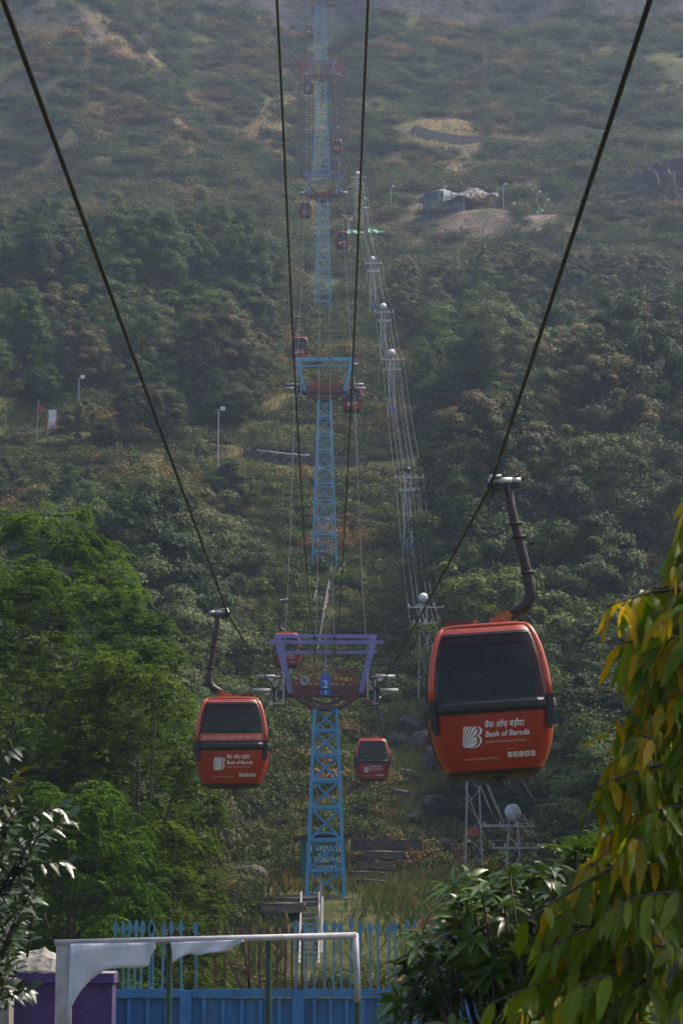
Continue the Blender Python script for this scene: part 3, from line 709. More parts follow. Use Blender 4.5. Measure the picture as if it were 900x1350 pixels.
# ------------------------------------------------------------------ lattice towers
def tower(Y, base_py, label, wt, wb, bays, shaft, frame, detail, head=True, topcable=True):
    rz = float(ropeZ(Y)); X = float(xcen(Y)); gz = Z(base_py, Y)
    t = thing('ropeway_tower', label, 'tower', (X, Y, gz), 'blue lattice ropeway towers')
    H = rz - gz                          # rope height above the base
    hs = H - 1.05                        # shaft top
    def corner(sx, sy, z):
        w = (wb + (wt - wb) * min(max(z, 0), hs) / hs) / 2; return Vector((sx * w, sy * w, z))
    th = .13 if detail else .14
    for sx in (-1, 1):
        for sy in (-1, 1):
            MB().bar(corner(sx, sy, 0) - Vector((0, 0, .8)), corner(sx, sy, hs), th * 1.25, th * 1.25).build('leg', shaft, t)
    MB().box((0, 0, -.55), (wb + .9, wb + .9, .9)).build('footing', M['concrete'], t)
    zz = [0]
    for b in bays: zz.append(b * hs)
    allb = MB()
    for j in range(len(zz) - 1):
        a, b = zz[j], zz[j + 1]
        for f, (c0, c1) in enumerate((((-1, -1), (1, -1)), ((1, -1), (1, 1)), ((1, 1), (-1, 1)), ((-1, 1), (-1, -1)))):
            h1 = (corner(*c0, b), corner(*c1, b)); d1 = (corner(*c0, a), corner(*c1, b)); d2 = (corner(*c1, a), corner(*c0, b))
            inn = Vector((-(c0[0] + c1[0]) / 2, -(c0[1] + c1[1]) / 2, 0)) * .02
            hb = MB() if detail else allb
            hb.bar(*h1, th * .9, th * 1.1)
            if detail: hb.build('cross_bar', shaft, t)
            for k, d in enumerate((d1, d2)):
                db = MB() if detail else allb
                if not detail and k == 1 and f in (0, 2): continue
                db.bar(d[0] + inn * (k + 1), d[1] + inn * (k + 1), th * .6, th * .5)
                if detail: db.build('brace', shaft, t)
    if not detail: allb.build('lattice', shaft, t)
    # gusset arch under the second bay of the first tower
    if detail:
        w = (wb + (wt - wb) * zz[2] / hs) / 2 - .05; g = MB()
        arc = [(-w, zz[2] - .06), (-w, zz[2] - .1)] + [(-w * math.cos(k / 8 * math.pi) * .98, zz[2] - .1 + math.sin(k / 8 * math.pi) * .42 - .0) for k in range(1, 8)] + [(w, zz[2] - .1), (w, zz[2] - .06)]
        for i in range(len(arc) - 1): g.bar((arc[i][0], -w - .04, arc[i][1]), (arc[i + 1][0], -w - .04, arc[i + 1][1]), .06, .09)
        g.build('arch_brace', shaft, t)
    if not head: return t
    # crosshead
    cb = MB(); b0 = hs
    for sy in (-.42, .42):
        cb.box((0, sy, H - .22), (3.9, .14, .46))
        for s in (-1, 1):
            cb.bar((s * wt / 2, sy, b0 - .05), (s * 1.5, sy, H - .44), .16, .14)
            cb.bar((s * wt / 2, sy, b0), (-s * 1.1, sy, H - .46), .07, .08)
    cb.box((0, 0, b0 + .03), (wt + .25, wt + .25, .12))
    for x in (-1.7, -.8, .8, 1.7): cb.box((x, 0, H - .3), (.12, .7, .2))
    cb.build('crossbeam', M['oxide'], t)
    pf = MB(); pf.box((0, .95, H - .02), (3.1, 1.0, .05))
    for z in (.25, .55, .95):
        pf.bar((-1.3, .5, H + z), (1.3, .5, H + z), .05); pf.bar((-1.3, 1.4, H + z + .1), (1.3, 1.4, H + z + .1), .05)
    for x in (-1.3, -.65, .65, 1.3): pf.bar((x, .5, H), (x, .5, H + .98), .045); pf.bar((x, 1.4, H), (x, 1.4, H + 1.05), .045)
    pf.bar((-1.55, .3, H + .28), (1.55, .3, H + .28), .09); pf.build('service_platform', M['redrail'], t)
    # upper frame
    top = float(cableZ(Y)) - rz - .08 + H
    for y, dx, dz in ((-.62, 0, 0), (.62, -.28, .44)):
        f = MB(); f.box((0, y, top - .1 + dz), (5.5 + 2 * dx, .16, .17)); f.build('top_beam', frame, t)
        for s in (-1, 1):
            MB().bar((s * 2.3, y, top - .1 + dz), (s * 1.68, y, H - .35), .26 if detail else .16, .2, up=(0, 1, 0)).build('frame_leg', frame, t)
    MB().box((0, -.5, top - .58), (4.9, .13, .14)).build('tie_beam', frame, t)
    for s in (-1, 1): MB().box((s * 2.28, 0, top - .08), (.13, 1.15, .12)).build('frame_link', frame, t)
    for x in (-.5, .42):
        cl = MB(); cl.box((x, -.62, top + .06), (.14, .3, .18)); cl.box((x, .62, top + .16), (.14, .3, .18)); cl.tube([(x, -.62, top - .4), (x, -.62, top - .7)], .05, 6); cl.build('cable_clamp', M['dark'], t)
    # wheel trains
    for s in (-1, 1):
        a = thing('sheave_train', None, None); a.parent = t; del_keys(a)
        a.location = (s * 2.5, 0, H)
        fr = MB(); fr.box((-s * .14, 0, -.2), (.08, 3.0, .16)); fr.box((s * .16, 0, -.22), (.05, 2.6, .1)); fr.box((-s * .35, 0, -.28), (.6, .3, .2)); fr.box((-s * .2, -.9, -.55), (.5, .08, .1)); fr.bar((-s * .5, -.95, .5), (-s * .5, -.95, -1.0), .07)
        fr.bar((-s * .5, .95, .6), (-s * .5, .95, -.9), .07); fr.bar((-s * .05, -1.1, -.15), (-s * .05, -1.1, -1.1), .12, .16); fr.box((-s * .28, -1.1, -1.0), (.6, .1, .08)); fr.build('frame', M['dark'], a)
        for y in (-1.3, -.8, -.3, .3, .8, 1.3):
            MB().lathe([(.02, -.05), (.15, -.05), (.2, -.035), (.17, 0), (.2, .035), (.15, .05), (.02, .05)], (0, y, -.2), (1, 0, 0), 14).build('wheel', M['dark'], a, True)
        wk = MB()
        wk.bar((-s * .5, -1.2, .55), (-s * .5, -1.2, -.95), .06); wk.bar((-s * .15, -1.25, .2), (-s * .15, -1.25, -.75), .05); wk.bar((-s * .5, -1.2, -.9), (s * .1, -1.2, -.9), .05); wk.box((s * .1, -1.2, .22), (.22, .2, .12))
        wk.build('catwalk_rail', M['galv'], a)
        for dz, y in ((-.33, -1.5), (.62, 1.2)):
            MB().tube([(s * .1 if dz < 0 else -s * .3, y, dz), (s * (.95 if dz < 0 else .85), y, dz)], .105, 12).build('drum', M['grey'], a, True)
        MB().box((-s * .42, 1.2, .62), (.75, .16, .2)).build('drum_bracket', M['oxide'], a)
        MB().box((s * .1, -1.35, -.9), (.16, .16, .22)).build('sensor_box', M['dark'] if s > 0 else M['galv'], a)
        if s > 0: MB().box((-.55, -1.3, -.85), (.55, .2, .2)).build('motor', M['oxide'], a)
    return t
def del_keys(o):
    for k in list(o.keys()): del o[k]
bz = [.14, .30, .47, .615, .75, .88, 1.0]
T1 = tower(120, 1183, 'bright blue lattice tower with lilac top frame and number plates, nearest to the gate', 1.06, 1.85, bz, M['blue'], M['lilac'], True)
H1 = float(ropeZ(120)) - Z(1183, 120)
for k, (ch, z, h) in enumerate((('2', H1 + .05, .58), ('3', H1 - .33, .34), ('1', H1 + .5, .3))):
    p = MB().box((0, -.9 if k < 2 else -.3, z), (.52 if k < 2 else .42, .03, h - .02)).build('number_plate', M['plate'], T1)
    if k < 2:
        v, f = text_verts(ch, h * .85, align='CENTER'); MB().add([(x, -.92, y + z - h * .3) for x, y in v], f).build('numeral', M['white'], p)
MB().bar((0, -.7, H1 + .3), (0, -.7, H1 + 2.5), .06).build('mast', M['lilac'], T1)
hn = MB().lathe([(.05, .0), (.07, -.15), (.14, -.26), (.24, -.3), (.22, -.28), (.1, -.2), (.03, -.15)], (-1.02, -.55, H1 + .2), (0, 1, 0), 16); hn.build('loudspeaker_horn', M['grey'], T1, True)
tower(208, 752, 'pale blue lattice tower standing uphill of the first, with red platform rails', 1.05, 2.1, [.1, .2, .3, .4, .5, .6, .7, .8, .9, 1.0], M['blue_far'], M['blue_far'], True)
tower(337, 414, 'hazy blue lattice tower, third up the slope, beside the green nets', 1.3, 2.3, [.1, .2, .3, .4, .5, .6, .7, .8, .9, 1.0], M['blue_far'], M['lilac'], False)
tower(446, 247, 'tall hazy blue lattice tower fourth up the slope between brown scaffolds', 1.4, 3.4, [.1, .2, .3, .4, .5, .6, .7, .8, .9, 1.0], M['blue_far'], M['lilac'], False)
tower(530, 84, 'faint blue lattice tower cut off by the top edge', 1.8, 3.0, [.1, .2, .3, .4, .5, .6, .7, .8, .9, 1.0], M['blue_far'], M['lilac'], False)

def scaffold(px0, px1, py0, py1, Y, label, m, nposts=4, rung=1.1):
    a, b = W(px0, py0, Y), W(px1, py1, Y); x0, x1 = a.x, b.x; z0, z1 = b.z, a.z
    c = (x0 + x1) / 2; t = thing('guard_scaffold', label, 'scaffold', (c, Y, z0), 'guard scaffolds beside the fourth tower')
    w = x1 - x0
    for i in range(nposts):
        for y in (0, 1.6): MB().bar((-w / 2 + w * i / (nposts - 1), y, -2), (-w / 2 + w * i / (nposts - 1), y, z1 - z0), .24).build('post', m, t)
    r = MB(); z = .5; k = 0
    while z < z1 - z0:
        for y in (0, 1.6): r.bar((-w / 2, y, z), (w / 2, y, z), .16)
        k += 1; z += rung
    r.build('rungs', m, t)
    hd = MB(); q = z1 - z0
    for y in (0, 1.6):
        for i in range(7): hd.bar((-w / 2 + w * i / 6, y, q), (-w / 2 + w * i / 6, y, q + 4.2), .11)
        for j in range(5): hd.bar((-w / 2, y, q + j * 1.0), (w / 2, y, q + j * 1.0), .11)
        for i in range(3): hd.bar((-w / 2 + w * i / 3, y, q), (-w / 2 + w * (i + 1) / 3, y, q + 4), .11)
    hd.build('head_frame', M['redrail'], t)
scaffold(394, 413, 100, 250, 449, 'rust brown guard scaffold with red head left of the fourth tower', M['scaff'])
scaffold(433, 454, 100, 250, 449, 'rust brown guard scaffold with red head right of the fourth tower', M['scaff'])

# ------------------------------------------------------------------ power poles with round lamps, and their wires
ARMS = []
def power_pole(px, py_top, Y, label, lamp_px, arm=2.5, box=None, mirror=False, dark_lamp=False):
    top = W(px, py_top, Y); g = G(top.x, Y); H = top.z - g
    t = thing('power_pole', label, 'pole', (top.x, Y, g), 'lattice power poles beside the ropeway')
    for s in (-1, 1):
        MB().bar((s * .42, 0, -.6), (s * .22, 0, H), .09).build('leg', M['galv'], t)
    br = MB(); n = max(5, int(H / .8))
    for i in range(n):
        z0, z1 = H * i / n, H * (i + 1) / n; w0, w1 = .42 - .2 * i / n, .42 - .2 * (i + 1) / n; s = 1 if i % 2 else -1
        br.bar((s * w0, .03, z0), (-s * w1, .03, z1), .035)
    br.build('lacing', M['galv'], t)
    for k, z in enumerate((H - .25, H - 1.35)):
        w = arm * (1 if k == 0 else .72); a = MB().box((.15, -.08, z), (w, .09, .1)); o = a.build('cross_arm', M['galv'], t)
        for i in range(5): MB().lathe([(.02, 0), (.05, .04), (.03, .09), (.05, .13), (.02, .18)], (.15 - w / 2 + .08 + (w - .16) * i / 4, -.08, z + .05), (0, 0, 1), 8).build('insulator', M['lampw'], o, True)
    r = lamp_px * PX(Y) / 2
    if mirror:
        MB().lathe([(r * .02, .16 * r), (r * .45, .12 * r), (r * .8, .05 * r), (r, -.06 * r), (r * .97, -.12 * r), (r * .5, -.05 * r), (.01, 0)], (.0, -.2, H + r * .9), (.35, -.9, .1), 20).build('lamp_reflector', M['mirror'], t, True)
        MB().tube([(.1, -.1, H), (.3, -.3, H + r * .8)], .05, 6).build('lamp_stem', M['grey'], t)
    else:
        m = M['dark'] if dark_lamp else M['lampw']
        MB().lathe([(.01, r)] + [(r * math.sin(a), r * math.cos(a)) for a in (.4, .8, 1.2, 1.57, 1.9, 2.2, 2.6)] + [(.03, -r)], (0, -.05, H + r + .12), (0, 0, 1), 16).build('lamp_globe', m, t, True)
        MB().tube([(0, 0, H - .2), (0, -.05, H + .2)], .05, 6).build('lamp_stem', M['galv'], t)
    if box is not None: MB().box((.15, -.18, H * box), (.55, .35, .55)).build('junction_box', M['bluebox'], t)
    ARMS.append((Y, Vector((top.x + .15, Y - .08, top.z - .07)), arm))
power_pole(676, 1083, 128, 'lattice power pole with big round mirror lamp below the largest cabin', 24, 3.4, mirror=True)
power_pole(558, 796, 172, 'lattice power pole with round white lamp just left of the largest cabin', 12, 2.5, box=.45)
power_pole(537, 626, 211, 'lattice power pole with dark round lamp and blue box', 9, 2.5, box=.2, dark_lamp=True)
power_pole(516, 471, 262, 'lattice power pole with silver globe right of the second tower', 9.5, 2.4, box=.3)
power_pole(505, 409, 297, 'lattice power pole with silver globe, second above the second tower', 8.5, 2.3)
power_pole(491, 345, 335, 'lattice power pole with silver globe near the green nets', 6.5, 2.3, box=.2)
power_pole(471, 232, 402, 'lattice power pole with white globe highest of the row', 6, 2.4)
for i in range(8):
    fx = -.48 + .96 * i / 7; pts = []
    row = sorted(ARMS); sg = .5 + .9 * ((i * 37) % 9) / 9
    lo = row[0]
    pts.append(Vector((lo[1].x + 4 + fx * 4, 95, lo[1].z - .6)))
    for k, (Y, p, arm) in enumerate(row):
        q = p + Vector((fx * arm * .95, 0, .2 if i % 3 else -.9)); prev = pts[-1]
        for j in range(1, 9):
            t = j / 8; v = prev.lerp(q, t); v.z -= 4 * t * (1 - t) * sg; pts.append(v)
    tag(MB().tube(pts, .009, 4).build('power_wire', M['wire'], smooth=True), 'thin pale power wire sagging between the lattice poles right of the towers', 'wire', 'power wires strung along the lattice poles')
# portal frame of thin posts left of the mirror lamp
pb = on(621, 131); t = thing('portal_frame', 'slim steel lattice mast with orange plate under the largest cabin', 'mast', pb)
for s in (-1, 1): MB().bar((s * .47, 0, -.5), (s * .3, 0, 5.6), .085).build('leg', M['galv'], t)
l_ = MB()
for i in range(7): l_.bar(((-1) ** i * (.45 - .02 * i), .02, i * .8), (-(-1) ** i * (.43 - .02 * i), .02, i * .8 + .8), .03)
l_.build('lacing', M['galv'], t)
MB().box((0, -.1, 2.6), (.55, .04, .46)).build('plate', M['orangeplate'], t)
MB().bar((.35, -.05, 2.95), (2.3, -.3, 2.93), .07).build('side_arm', M['galv'], t)
fl = MB(); fl.bar((.1, -.1, 1.7), (.75, -.3, .7), .04); fl.box((.9, -.35, .5), (.3, .12, .45)); fl.build('floodlight', M['dark'], t)

# ------------------------------------------------------------------ gate, fence, white frame, purple wall
GY = 36.0
def gx(px): return W(px, 1300, GY).x
def gz(py): return Z(py, GY)
gate = thing('metal_gate', 'blue sheet metal gate with blue spear pickets on top', 'gate', (gx(360), GY, -4))
def gl(px, py, y=0): p = W(px, py, GY); return Vector((p.x - gate.location.x, y, p.z + 4))
posts = [146, 245, 393, 542, 640]
for a, b in zip(posts, posts[1:]):
    A, B = gl(a, 1312), gl(b, 1310); w = B.x - A.x; zt = A.z
    MB().box(((A.x + B.x) / 2, .03, zt / 2), (w - .17, .02, zt - .1)).build('sheet_panel', M['gateblue'], gate)
    MB().box(((A.x + B.x) / 2, -.01, zt + .02), (w - .18, .1, .12)).build('top_rail', M['gateblue'], gate)
    n = max(2, int(round(w / .245)))
    for i in range(1, n): MB().box((A.x + w * i / n, -.015, zt / 2 - .05), (.05, .1, zt - .02)).build('rib', M['gateblue'], gate)
for a in posts:
    p = gl(a, 1306); MB().box((p.x, -.01, p.z / 2), (.17, .12, p.z)).build('gate_post', M['gateblue'], gate)
def picket(x, z0, z1, lean=0, w=.028):
    mb = MB(); q = z1 - .21; mb.box((x, 0, (z0 + q) / 2), (w, w, q - z0 + .02))
    prof = [(-.013, q), (-.04, q + .085), (-.028, q + .14), (0, z1), (.028, q + .14), (.04, q + .085), (.013, q)]
    mb.prism([(x + a, b) for a, b in prof], 'y', -.008, .008)
    if lean: 
        mb.v = [(vx + (vz - z0) * lean, vy, vz) for vx, vy, vz in mb.v]
    return mb
rnd = random.Random(5)
pk = [(x, 1214) for x in (153, 161, 168, 178, 186, 195, 201, 212, 224, 240, 259)] + [(x, 1212 + rnd.uniform(-3, 3)) for x in np.arange(390, 576, 12.1)] + [(582, 1211), (596, 1212), (610, 1214)]
for x, y in pk:
    a, b = gl(x + rnd.uniform(-1.5, 1.5), 1308), gl(x, y + rnd.uniform(-2, 2)); picket(a.x, a.z, b.z, rnd.uniform(-.02, .02)).build('picket', M['spikeblue'], gate)
fence = thing('picket_fence', 'dark maroon iron spear fence behind the middle of the blue gate', 'fence', (gx(340), 37.2, -4))
for x, ln in ((284, 0), (296, 0), (329, 0), (333, -.14), (342, 0), (352, 0), (365, 0), (376, 0), (385, 0), (398, 0), (414, 0.0)):
    p = W(x, 1220 + rnd.uniform(-2, 2), 37.2); z0 = Z(1330, 37.2)
    picket(p.x - fence.location.x, z0 + 4, p.z + 4, ln + rnd.uniform(-.01, .01), .03).build('picket', M['spikered'], fence)
for a, b in (((302, 1268), (322, 1312)),):
    A, B = W(*a, 37.25), W(*b, 37.25); MB().bar((A.x - fence.location.x, .05, A.z + 4), (B.x - fence.location.x, .05, B.z + 4), .035).build('stay', M['spikered'], fence)
MB().bar((-1.3, 0, Z(1322, 37.2) + 4), (1.5, 0, Z(1320, 37.2) + 4), .05).build('rail', M['spikered'], fence)
for x in (-1.25, .1, 1.45): MB().bar((x, 0, 0), (x, 0, Z(1320, 37.2) + 4), .07).build('fence_post', M['spikered'], fence)

FY = 30.0
fo = W(75, 1242, FY); frm = thing('banner_frame', 'white pipe banner frame with green props standing before the gate', 'frame', (fo.x, FY, -4))
def fp(px, py, y=0): p = W(px, py, FY); return Vector((p.x - fo.x, y, p.z + 4))
pa, pb_ = fp(72, 1244), fp(470, 1234)
MB().tube([pa, pb_], .042, 10).build('top_pipe', M['whitep'], frm, True)
p = fp(85, 1243); MB().box((p.x, 0, (p.z + .0) / 2), (.19, .05, p.z - .03)).build('board_post', M['whitep'], frm)
p = fp(468, 1233); MB().tube([(p.x, 0, p.z + .02), (p.x + .03, 0, p.z - .78)], .038, 10).build('end_post', M['whitep'], frm, True)
MB().tube([(p.x + .03, 0, p.z - .76), (p.x + .03, 0, 0)], .034, 8).build('post', M['greenpost'], frm)
for px in (223, 354):
    p = fp(px, 1240); MB().tube([(p.x, .05, p.z - .0), (p.x, .05, 0)], .034, 8).build('post', M['greenpost'], frm)
def cloth(pts_top, pts_bot, n=26):
    mb = MB(); r = random.Random(3); rows = 7; vs = []; fs = []
    for j in range(rows):
        for i in range(n):
            u = i / (n - 1); v = j / (rows - 1)
            def at(P):
                s = u * (len(P) - 1); k = min(int(s), len(P) - 2); q = s - k
                return (P[k][0] * (1 - q) + P[k + 1][0] * q, P[k][1] * (1 - q) + P[k + 1][1] * q)
            a, b = at(pts_top), at(pts_bot); px, py = a[0] * (1 - v) + b[0] * v, a[1] * (1 - v) + b[1] * v
            q = fp(px, py); q.y = -.05 + .03 * v * math.sin(u * 14 + v * 3); vs.append(q)
    for y in (0, .006):
        mb.v += [(q.x, q.y + y, q.z) for q in vs]
    o = rows * n
    for j in range(rows - 1):
        for i in range(n - 1):
            a = j * n + i; fs.append((a, a + 1, a + n + 1, a + n)); fs.append((a + o, a + n + o, a + n + 1 + o, a + 1 + o))
    for j in range(rows - 1):
        for i in (0, n - 1): a = j * n + i; fs.append((a, a + n, a + n + o, a + o))
    for i in range(n - 1):
        for a in (i, (rows - 1) * n + i): fs.append((a, a + o, a + 1 + o, a + 1))
    mb.f = fs; return mb
cloth([(93, 1245), (205, 1243)], [(88, 1352), (94, 1330), (106, 1308), (122, 1290), (140, 1279), (160, 1276), (180, 1277), (196, 1275), (199, 1262), (206, 1250)]).build('torn_banner', M['banner'], frm, True)
cloth([(225, 1243), (322, 1239)], [(228, 1271), (236, 1264), (250, 1258), (262, 1261), (275, 1257), (290, 1256), (302, 1254), (312, 1246), (322, 1241)]).build('torn_banner', M['banner'], frm, True)

wy = 34.0; wo = W(13, 1300, wy); wl = thing('purple_wall', 'purple plastered wall with rough concrete top at bottom left', 'wall', (wo.x, wy, -4))
wx1 = W(148, 1300, wy).x - wo.x; wzt = Z(1284, wy) + 4
MB().box((wx1 / 2, .3, wzt / 2), (wx1, .6, wzt)).build('plastered_face', M['purple'], wl)
MB().box((wx1 / 2, .28, wzt - .06), (wx1 + .05, .68, .13)).build('ledge', M['purple'], wl)
rr = random.Random(2); top = MB(); n = 20; vs = []; fs = []
for i in range(n + 1):
    x = (wx1 + .02) * i / n; h = max(.03, .32 * math.exp(-((x - .36) / .45) ** 2) + rr.uniform(-.03, .05))
    for y, k in ((-.04, .1), (.1, .7), (.3, 1), (.5, .9), (.64, .1)): vs.append((x, y + rr.uniform(-.02, .02), wzt + h * k))
    vs.append((x, .64, wzt)); vs.append((x, -.04, wzt))
for i in range(n):
    for k in range(7): a, b = i * 7 + k, i * 7 + (k + 1) % 7; fs.append((a, b, b + 7, a + 7))
fs += [tuple(range(7)), tuple(range(n * 7, n * 7 + 7))]
top.add(vs, fs).build('rubble_top', M['concrete'], wl)
g2 = W(-25, 1290, 33.5); s_ = MB().box((0, 0, 0), (.78, .5, 3)); s_.box((0, 0, 1.52), (.85, .56, .06)); tag(s_.build('boundary_pillar', M['concrete'], loc=(g2.x + .02, 33.5, g2.z - 1.55)), 'grey concrete pillar left of the purple wall', 'pillar')

# ladder and white post on the bank in front of the first tower
lb = W(407, 1304, 109.3) + Vector((0, 0, .3)); lt = W(409, 1188, 118.1) + Vector((0, 0, .3))
lad = thing('bank_ladder', 'white metal ladder laid up the bank below the first tower', 'ladder', lb)
d = lt - lb
for s in (-.42, .42): MB().bar((s, 0, 0), (s + d.x, d.y, d.z + .1), .07).build('rail', M['whitep'], lad)
for i in range(15):
    q = d * ((i + .4) / 15); MB().bar((q.x - .42, q.y - .01, q.z + .05), (q.x + .42, q.y - .01, q.z + .05), .07).build('rung', M['whitep'], lad)
pt = W(423, 1162, 117); pbm = W(422, 1300, 113)
sp = thing('white_pole', 'slim white pole with maroon foot beside the ladder', 'pole', (pt.x, 117, G(pt.x, 117)))
MB().bar((0, 0, -1), (0, 0, pt.z - G(pt.x, 117)), .13, .13).build('shaft', M['whitep'], sp); MB().box((0, 0, -.2), (.3, .3, .6)).build('foot', M['oxide'], sp)
p0 = W(421, 1300, 110); tag(MB().bar((0, 0, 0), (pt.x - p0.x + .02, 6.6, Z(1185, 116.6) - p0.z), .1, .1).build('handrail', M['ladder'], loc=p0 + Vector((.06, -.1, .05))), 'white handrail along the right side of the bank ladder', 'handrail')

# stair behind the first tower climbing to the second
sa = W(411, 858, 184); sb = W(427, 782, 201.5)
st = thing('hill_stair', 'steep grey metal stair climbing the slope to the second tower', 'stair', sa); d = sb - sa
for s in (-.5, .5): MB().bar((s - .3, -2, -1.8), (s + d.x, d.y, d.z + .9), .09).build('stringer', M['ladder'], st)
for i in range(14): q = d * (i / 13) + Vector((0, 0, .45)); MB().box(q, (.95, .28, .09)).build('tread', M['ladder'], st)
q = W(458, 738, 209) - sa; MB().bar(d + Vector((.55, 0, .9)), q, .08).build('handrail', M['ladder'], st); MB().bar(q, q + Vector((.1, 0, -1.2)), .07).build('newel', M['ladder'], st)
MB().bar((.45, -1, 0), d + Vector((.55, 0, 2.1)), .06).build('handrail', M['ladder'], st)

# teal hut with lettering behind the first tower
hb = W(426, 1166, 127); hut = thing('teal_hut', 'small teal hut with white lettering behind the foot of the first tower', 'hut', hb)
hw, hh = 2.25, 2.35
MB().box((0, .9, hh / 2 - .3), (hw, 1.8, hh + .6)).build('wall', M['teal'], hut)
MB().prism([(-hw / 2 - .45, hh - .1), (-hw / 2 + .5, hh + .22), (hw / 2 + .3, hh + .16), (hw / 2 + .35, hh + .04), (-hw / 2 + .5, hh + .08), (-hw / 2 - .4, hh - .2)], 'y', -.25, 2.0).build('roof', M['roofdark'], hut)
for row, (tx_, z, w, x0) in enumerate((('\u0aae \u0ab2\u0abe\u0aaa\u0aa4\u0ac0', 1.62, 1.75, -.85), ('\u0aae \u0aaa\u0acb\u0a95\u0abe\u0aae\u0a82\u0aa8\u0abe', 1.08, 1.75, -.85), ('\u0aaa\u0abe\u0ab0\u0acd\u0ab5\u0a95\u0ab0\u0ac7', .62, 1.05, -.38))):
    v, f = fit(tx_, w, .5, bold=.006); MB().add([(x + x0, -.012, y + z) for x, y in v], f).build('lettering', M['white'], hut)

# stones, steps and slabs near the first tower
def rock_mesh(seed, m, name='boulder'):
    import bmesh
    bm = bmesh.new(); bmesh.ops.create_icosphere(bm, subdivisions=3, radius=1); r = np.random.default_rng(seed); pl = unit(r.normal(size=(9, 3))); dd = r.uniform(.55, .95, 9)
    for v in bm.verts:
        p = np.array(v.co); 
        for a, b in zip(pl, dd):
            k = p @ a - b
            if k > 0: p = p - a * k * .9
        p = p * (1 + .06 * math.sin(p[0] * 9 + seed) * math.cos(p[1] * 7)); v.co = p
    me = bpy.data.meshes.new(name); bm.to_mesh(me); bm.free(); me.materials.append(m); return me
RK = [rock_mesh(k, M['stone']) for k in range(5)]
def slab_mesh(seed, m):
    import bmesh
    r = random.Random(seed); bm = bmesh.new(); bmesh.ops.create_cube(bm, size=2); bmesh.ops.bevel(bm, geom=list(bm.edges), offset=.12, segments=1, affect='EDGES')
    bmesh.ops.subdivide_edges(bm, edges=list(bm.edges), cuts=2, use_grid_fill=True)
    for v in bm.verts: v.co += Vector((r.uniform(-.09, .09), r.uniform(-.09, .09), r.uniform(-.1, .1)))
    me = bpy.data.meshes.new('slab'); bm.to_mesh(me); bm.free(); me.materials.append(m); return me
SB = [slab_mesh(k + 20, M['slab']) for k in range(3)]
def rock(px, py, Y, w, h, d, label, i=0, rz=0, pool=RK, name='boulder', group='dark boulders on the slope right of the first tower'):
    p = W(px, py, Y); o = obj(name, pool[i % len(pool)]); o.location = (p.x, Y, G(p.x, Y) + h * .12); o.scale = (w / 2, d / 2, h / 2); o.rotation_euler = (rz * .3, rz * .2, rz)
    return tag(o, label, 'boulder', group)
rock(541, 955, 165, 2.0, 1.6, 1.8, 'rounded dark boulder highest on the slope left of the largest cabin', 0, .3)
rock(565, 935, 169, 1.6, 1.4, 1.6, 'dark boulder touching the left edge of the largest cabin', 1, 1.1)
rock(520, 968, 162, 2.6, 1.1, 1.5, 'flat dark boulder above the small cabin right of the first tower', 2, .5)
rock(556, 985, 160, 2.2, 2.0, 1.8, 'tall dark boulder below the highest one left of the largest cabin', 3, 2)
rock(575, 1000, 156, 2.4, 2.4, 1.8, 'biggest dark boulder beside the largest cabin', 4, .8)
rock(536, 1010, 154, 1.2, .8, 1.2, 'small dark stone just right of the small cabin', 0, 1.7)
rock(577, 1062, 147, 2.6, 1.8, 1.5, 'broken dark stone face below the largest cabin left corner', 1, .2)
rock(545, 1068, 145, 1.6, 1.0, 1.2, 'low dark stone beside the broken stone face', 2, 1.2)
rock(527, 1040, 150, 1.0, .7, 1.0, 'small grey stone right below the small cabin', 3, .4, SB)
rock(326, 1135, 128, 2.5, 1.6, 1.8, 'big brown boulder standing left of the teal hut', 3, .1)
rock(302, 1175, 124, 1.2, .5, .8, 'small flat brown rock left of the yellow post', 2, .1)
rock(590, 1112, 138, 1.8, 1.2, 1.3, 'dark boulder at the foot of the orange plate mast', 0, .9)
for k, (px, py, Y, w, lb_) in enumerate(((508, 1128, 131, 1.9, 'top stone step right of the teal hut'), (495, 1142, 128.5, 1.6, 'second stone step right of the teal hut'), (484, 1155, 126, 1.5, 'third stone step right of the teal hut'), (490, 1166, 123.5, 1.3, 'lowest stone step right of the first tower foot'))):
    p = W(px, py, Y); o = obj('stone_step', SB[k % 3]); o.location = (p.x, Y, p.z); o.scale = (w / 2 * 1.15, .55, .2); o.rotation_euler = (0, .03, .2 * (k - 1)); tag(o, lb_, 'step', 'stone steps right of the teal hut')
p = W(468, 1112, 134); wl2 = MB()
for i in range(9): wl2.box((-.9 + i * .42, rnd.uniform(-.05, .05), rnd.uniform(-.04, .04)), (.4, .5, .55))
tag(wl2.build('low_wall', M['stone'], loc=p + Vector((.9, 0, -.1))), 'low dark stone wall running right from the teal hut', 'wall')
for px, py, Y, w, lb_ in ((383, 1186, 118.5, 2.9, 'long low concrete slab at the left foot of the first tower'), (372, 1193, 116.5, 2.0, 'broken concrete slab left of the bank ladder')):
    p = W(px, py, Y); o = obj('concrete_slab', SB[0]); o.location = p - Vector((0, 0, .16)); o.scale = (w / 2, .6, .24); tag(o, lb_, 'slab', 'concrete slabs by the first tower')
p = W(375, 1176, 123); tag(MB().box((0, 0, .2), (.24, .24, 1.3)).box((0, 0, .86), (.28, .28, .05)).build('yellow_post', M['yellow'], loc=p), 'short yellow painted post left of the first tower', 'post')

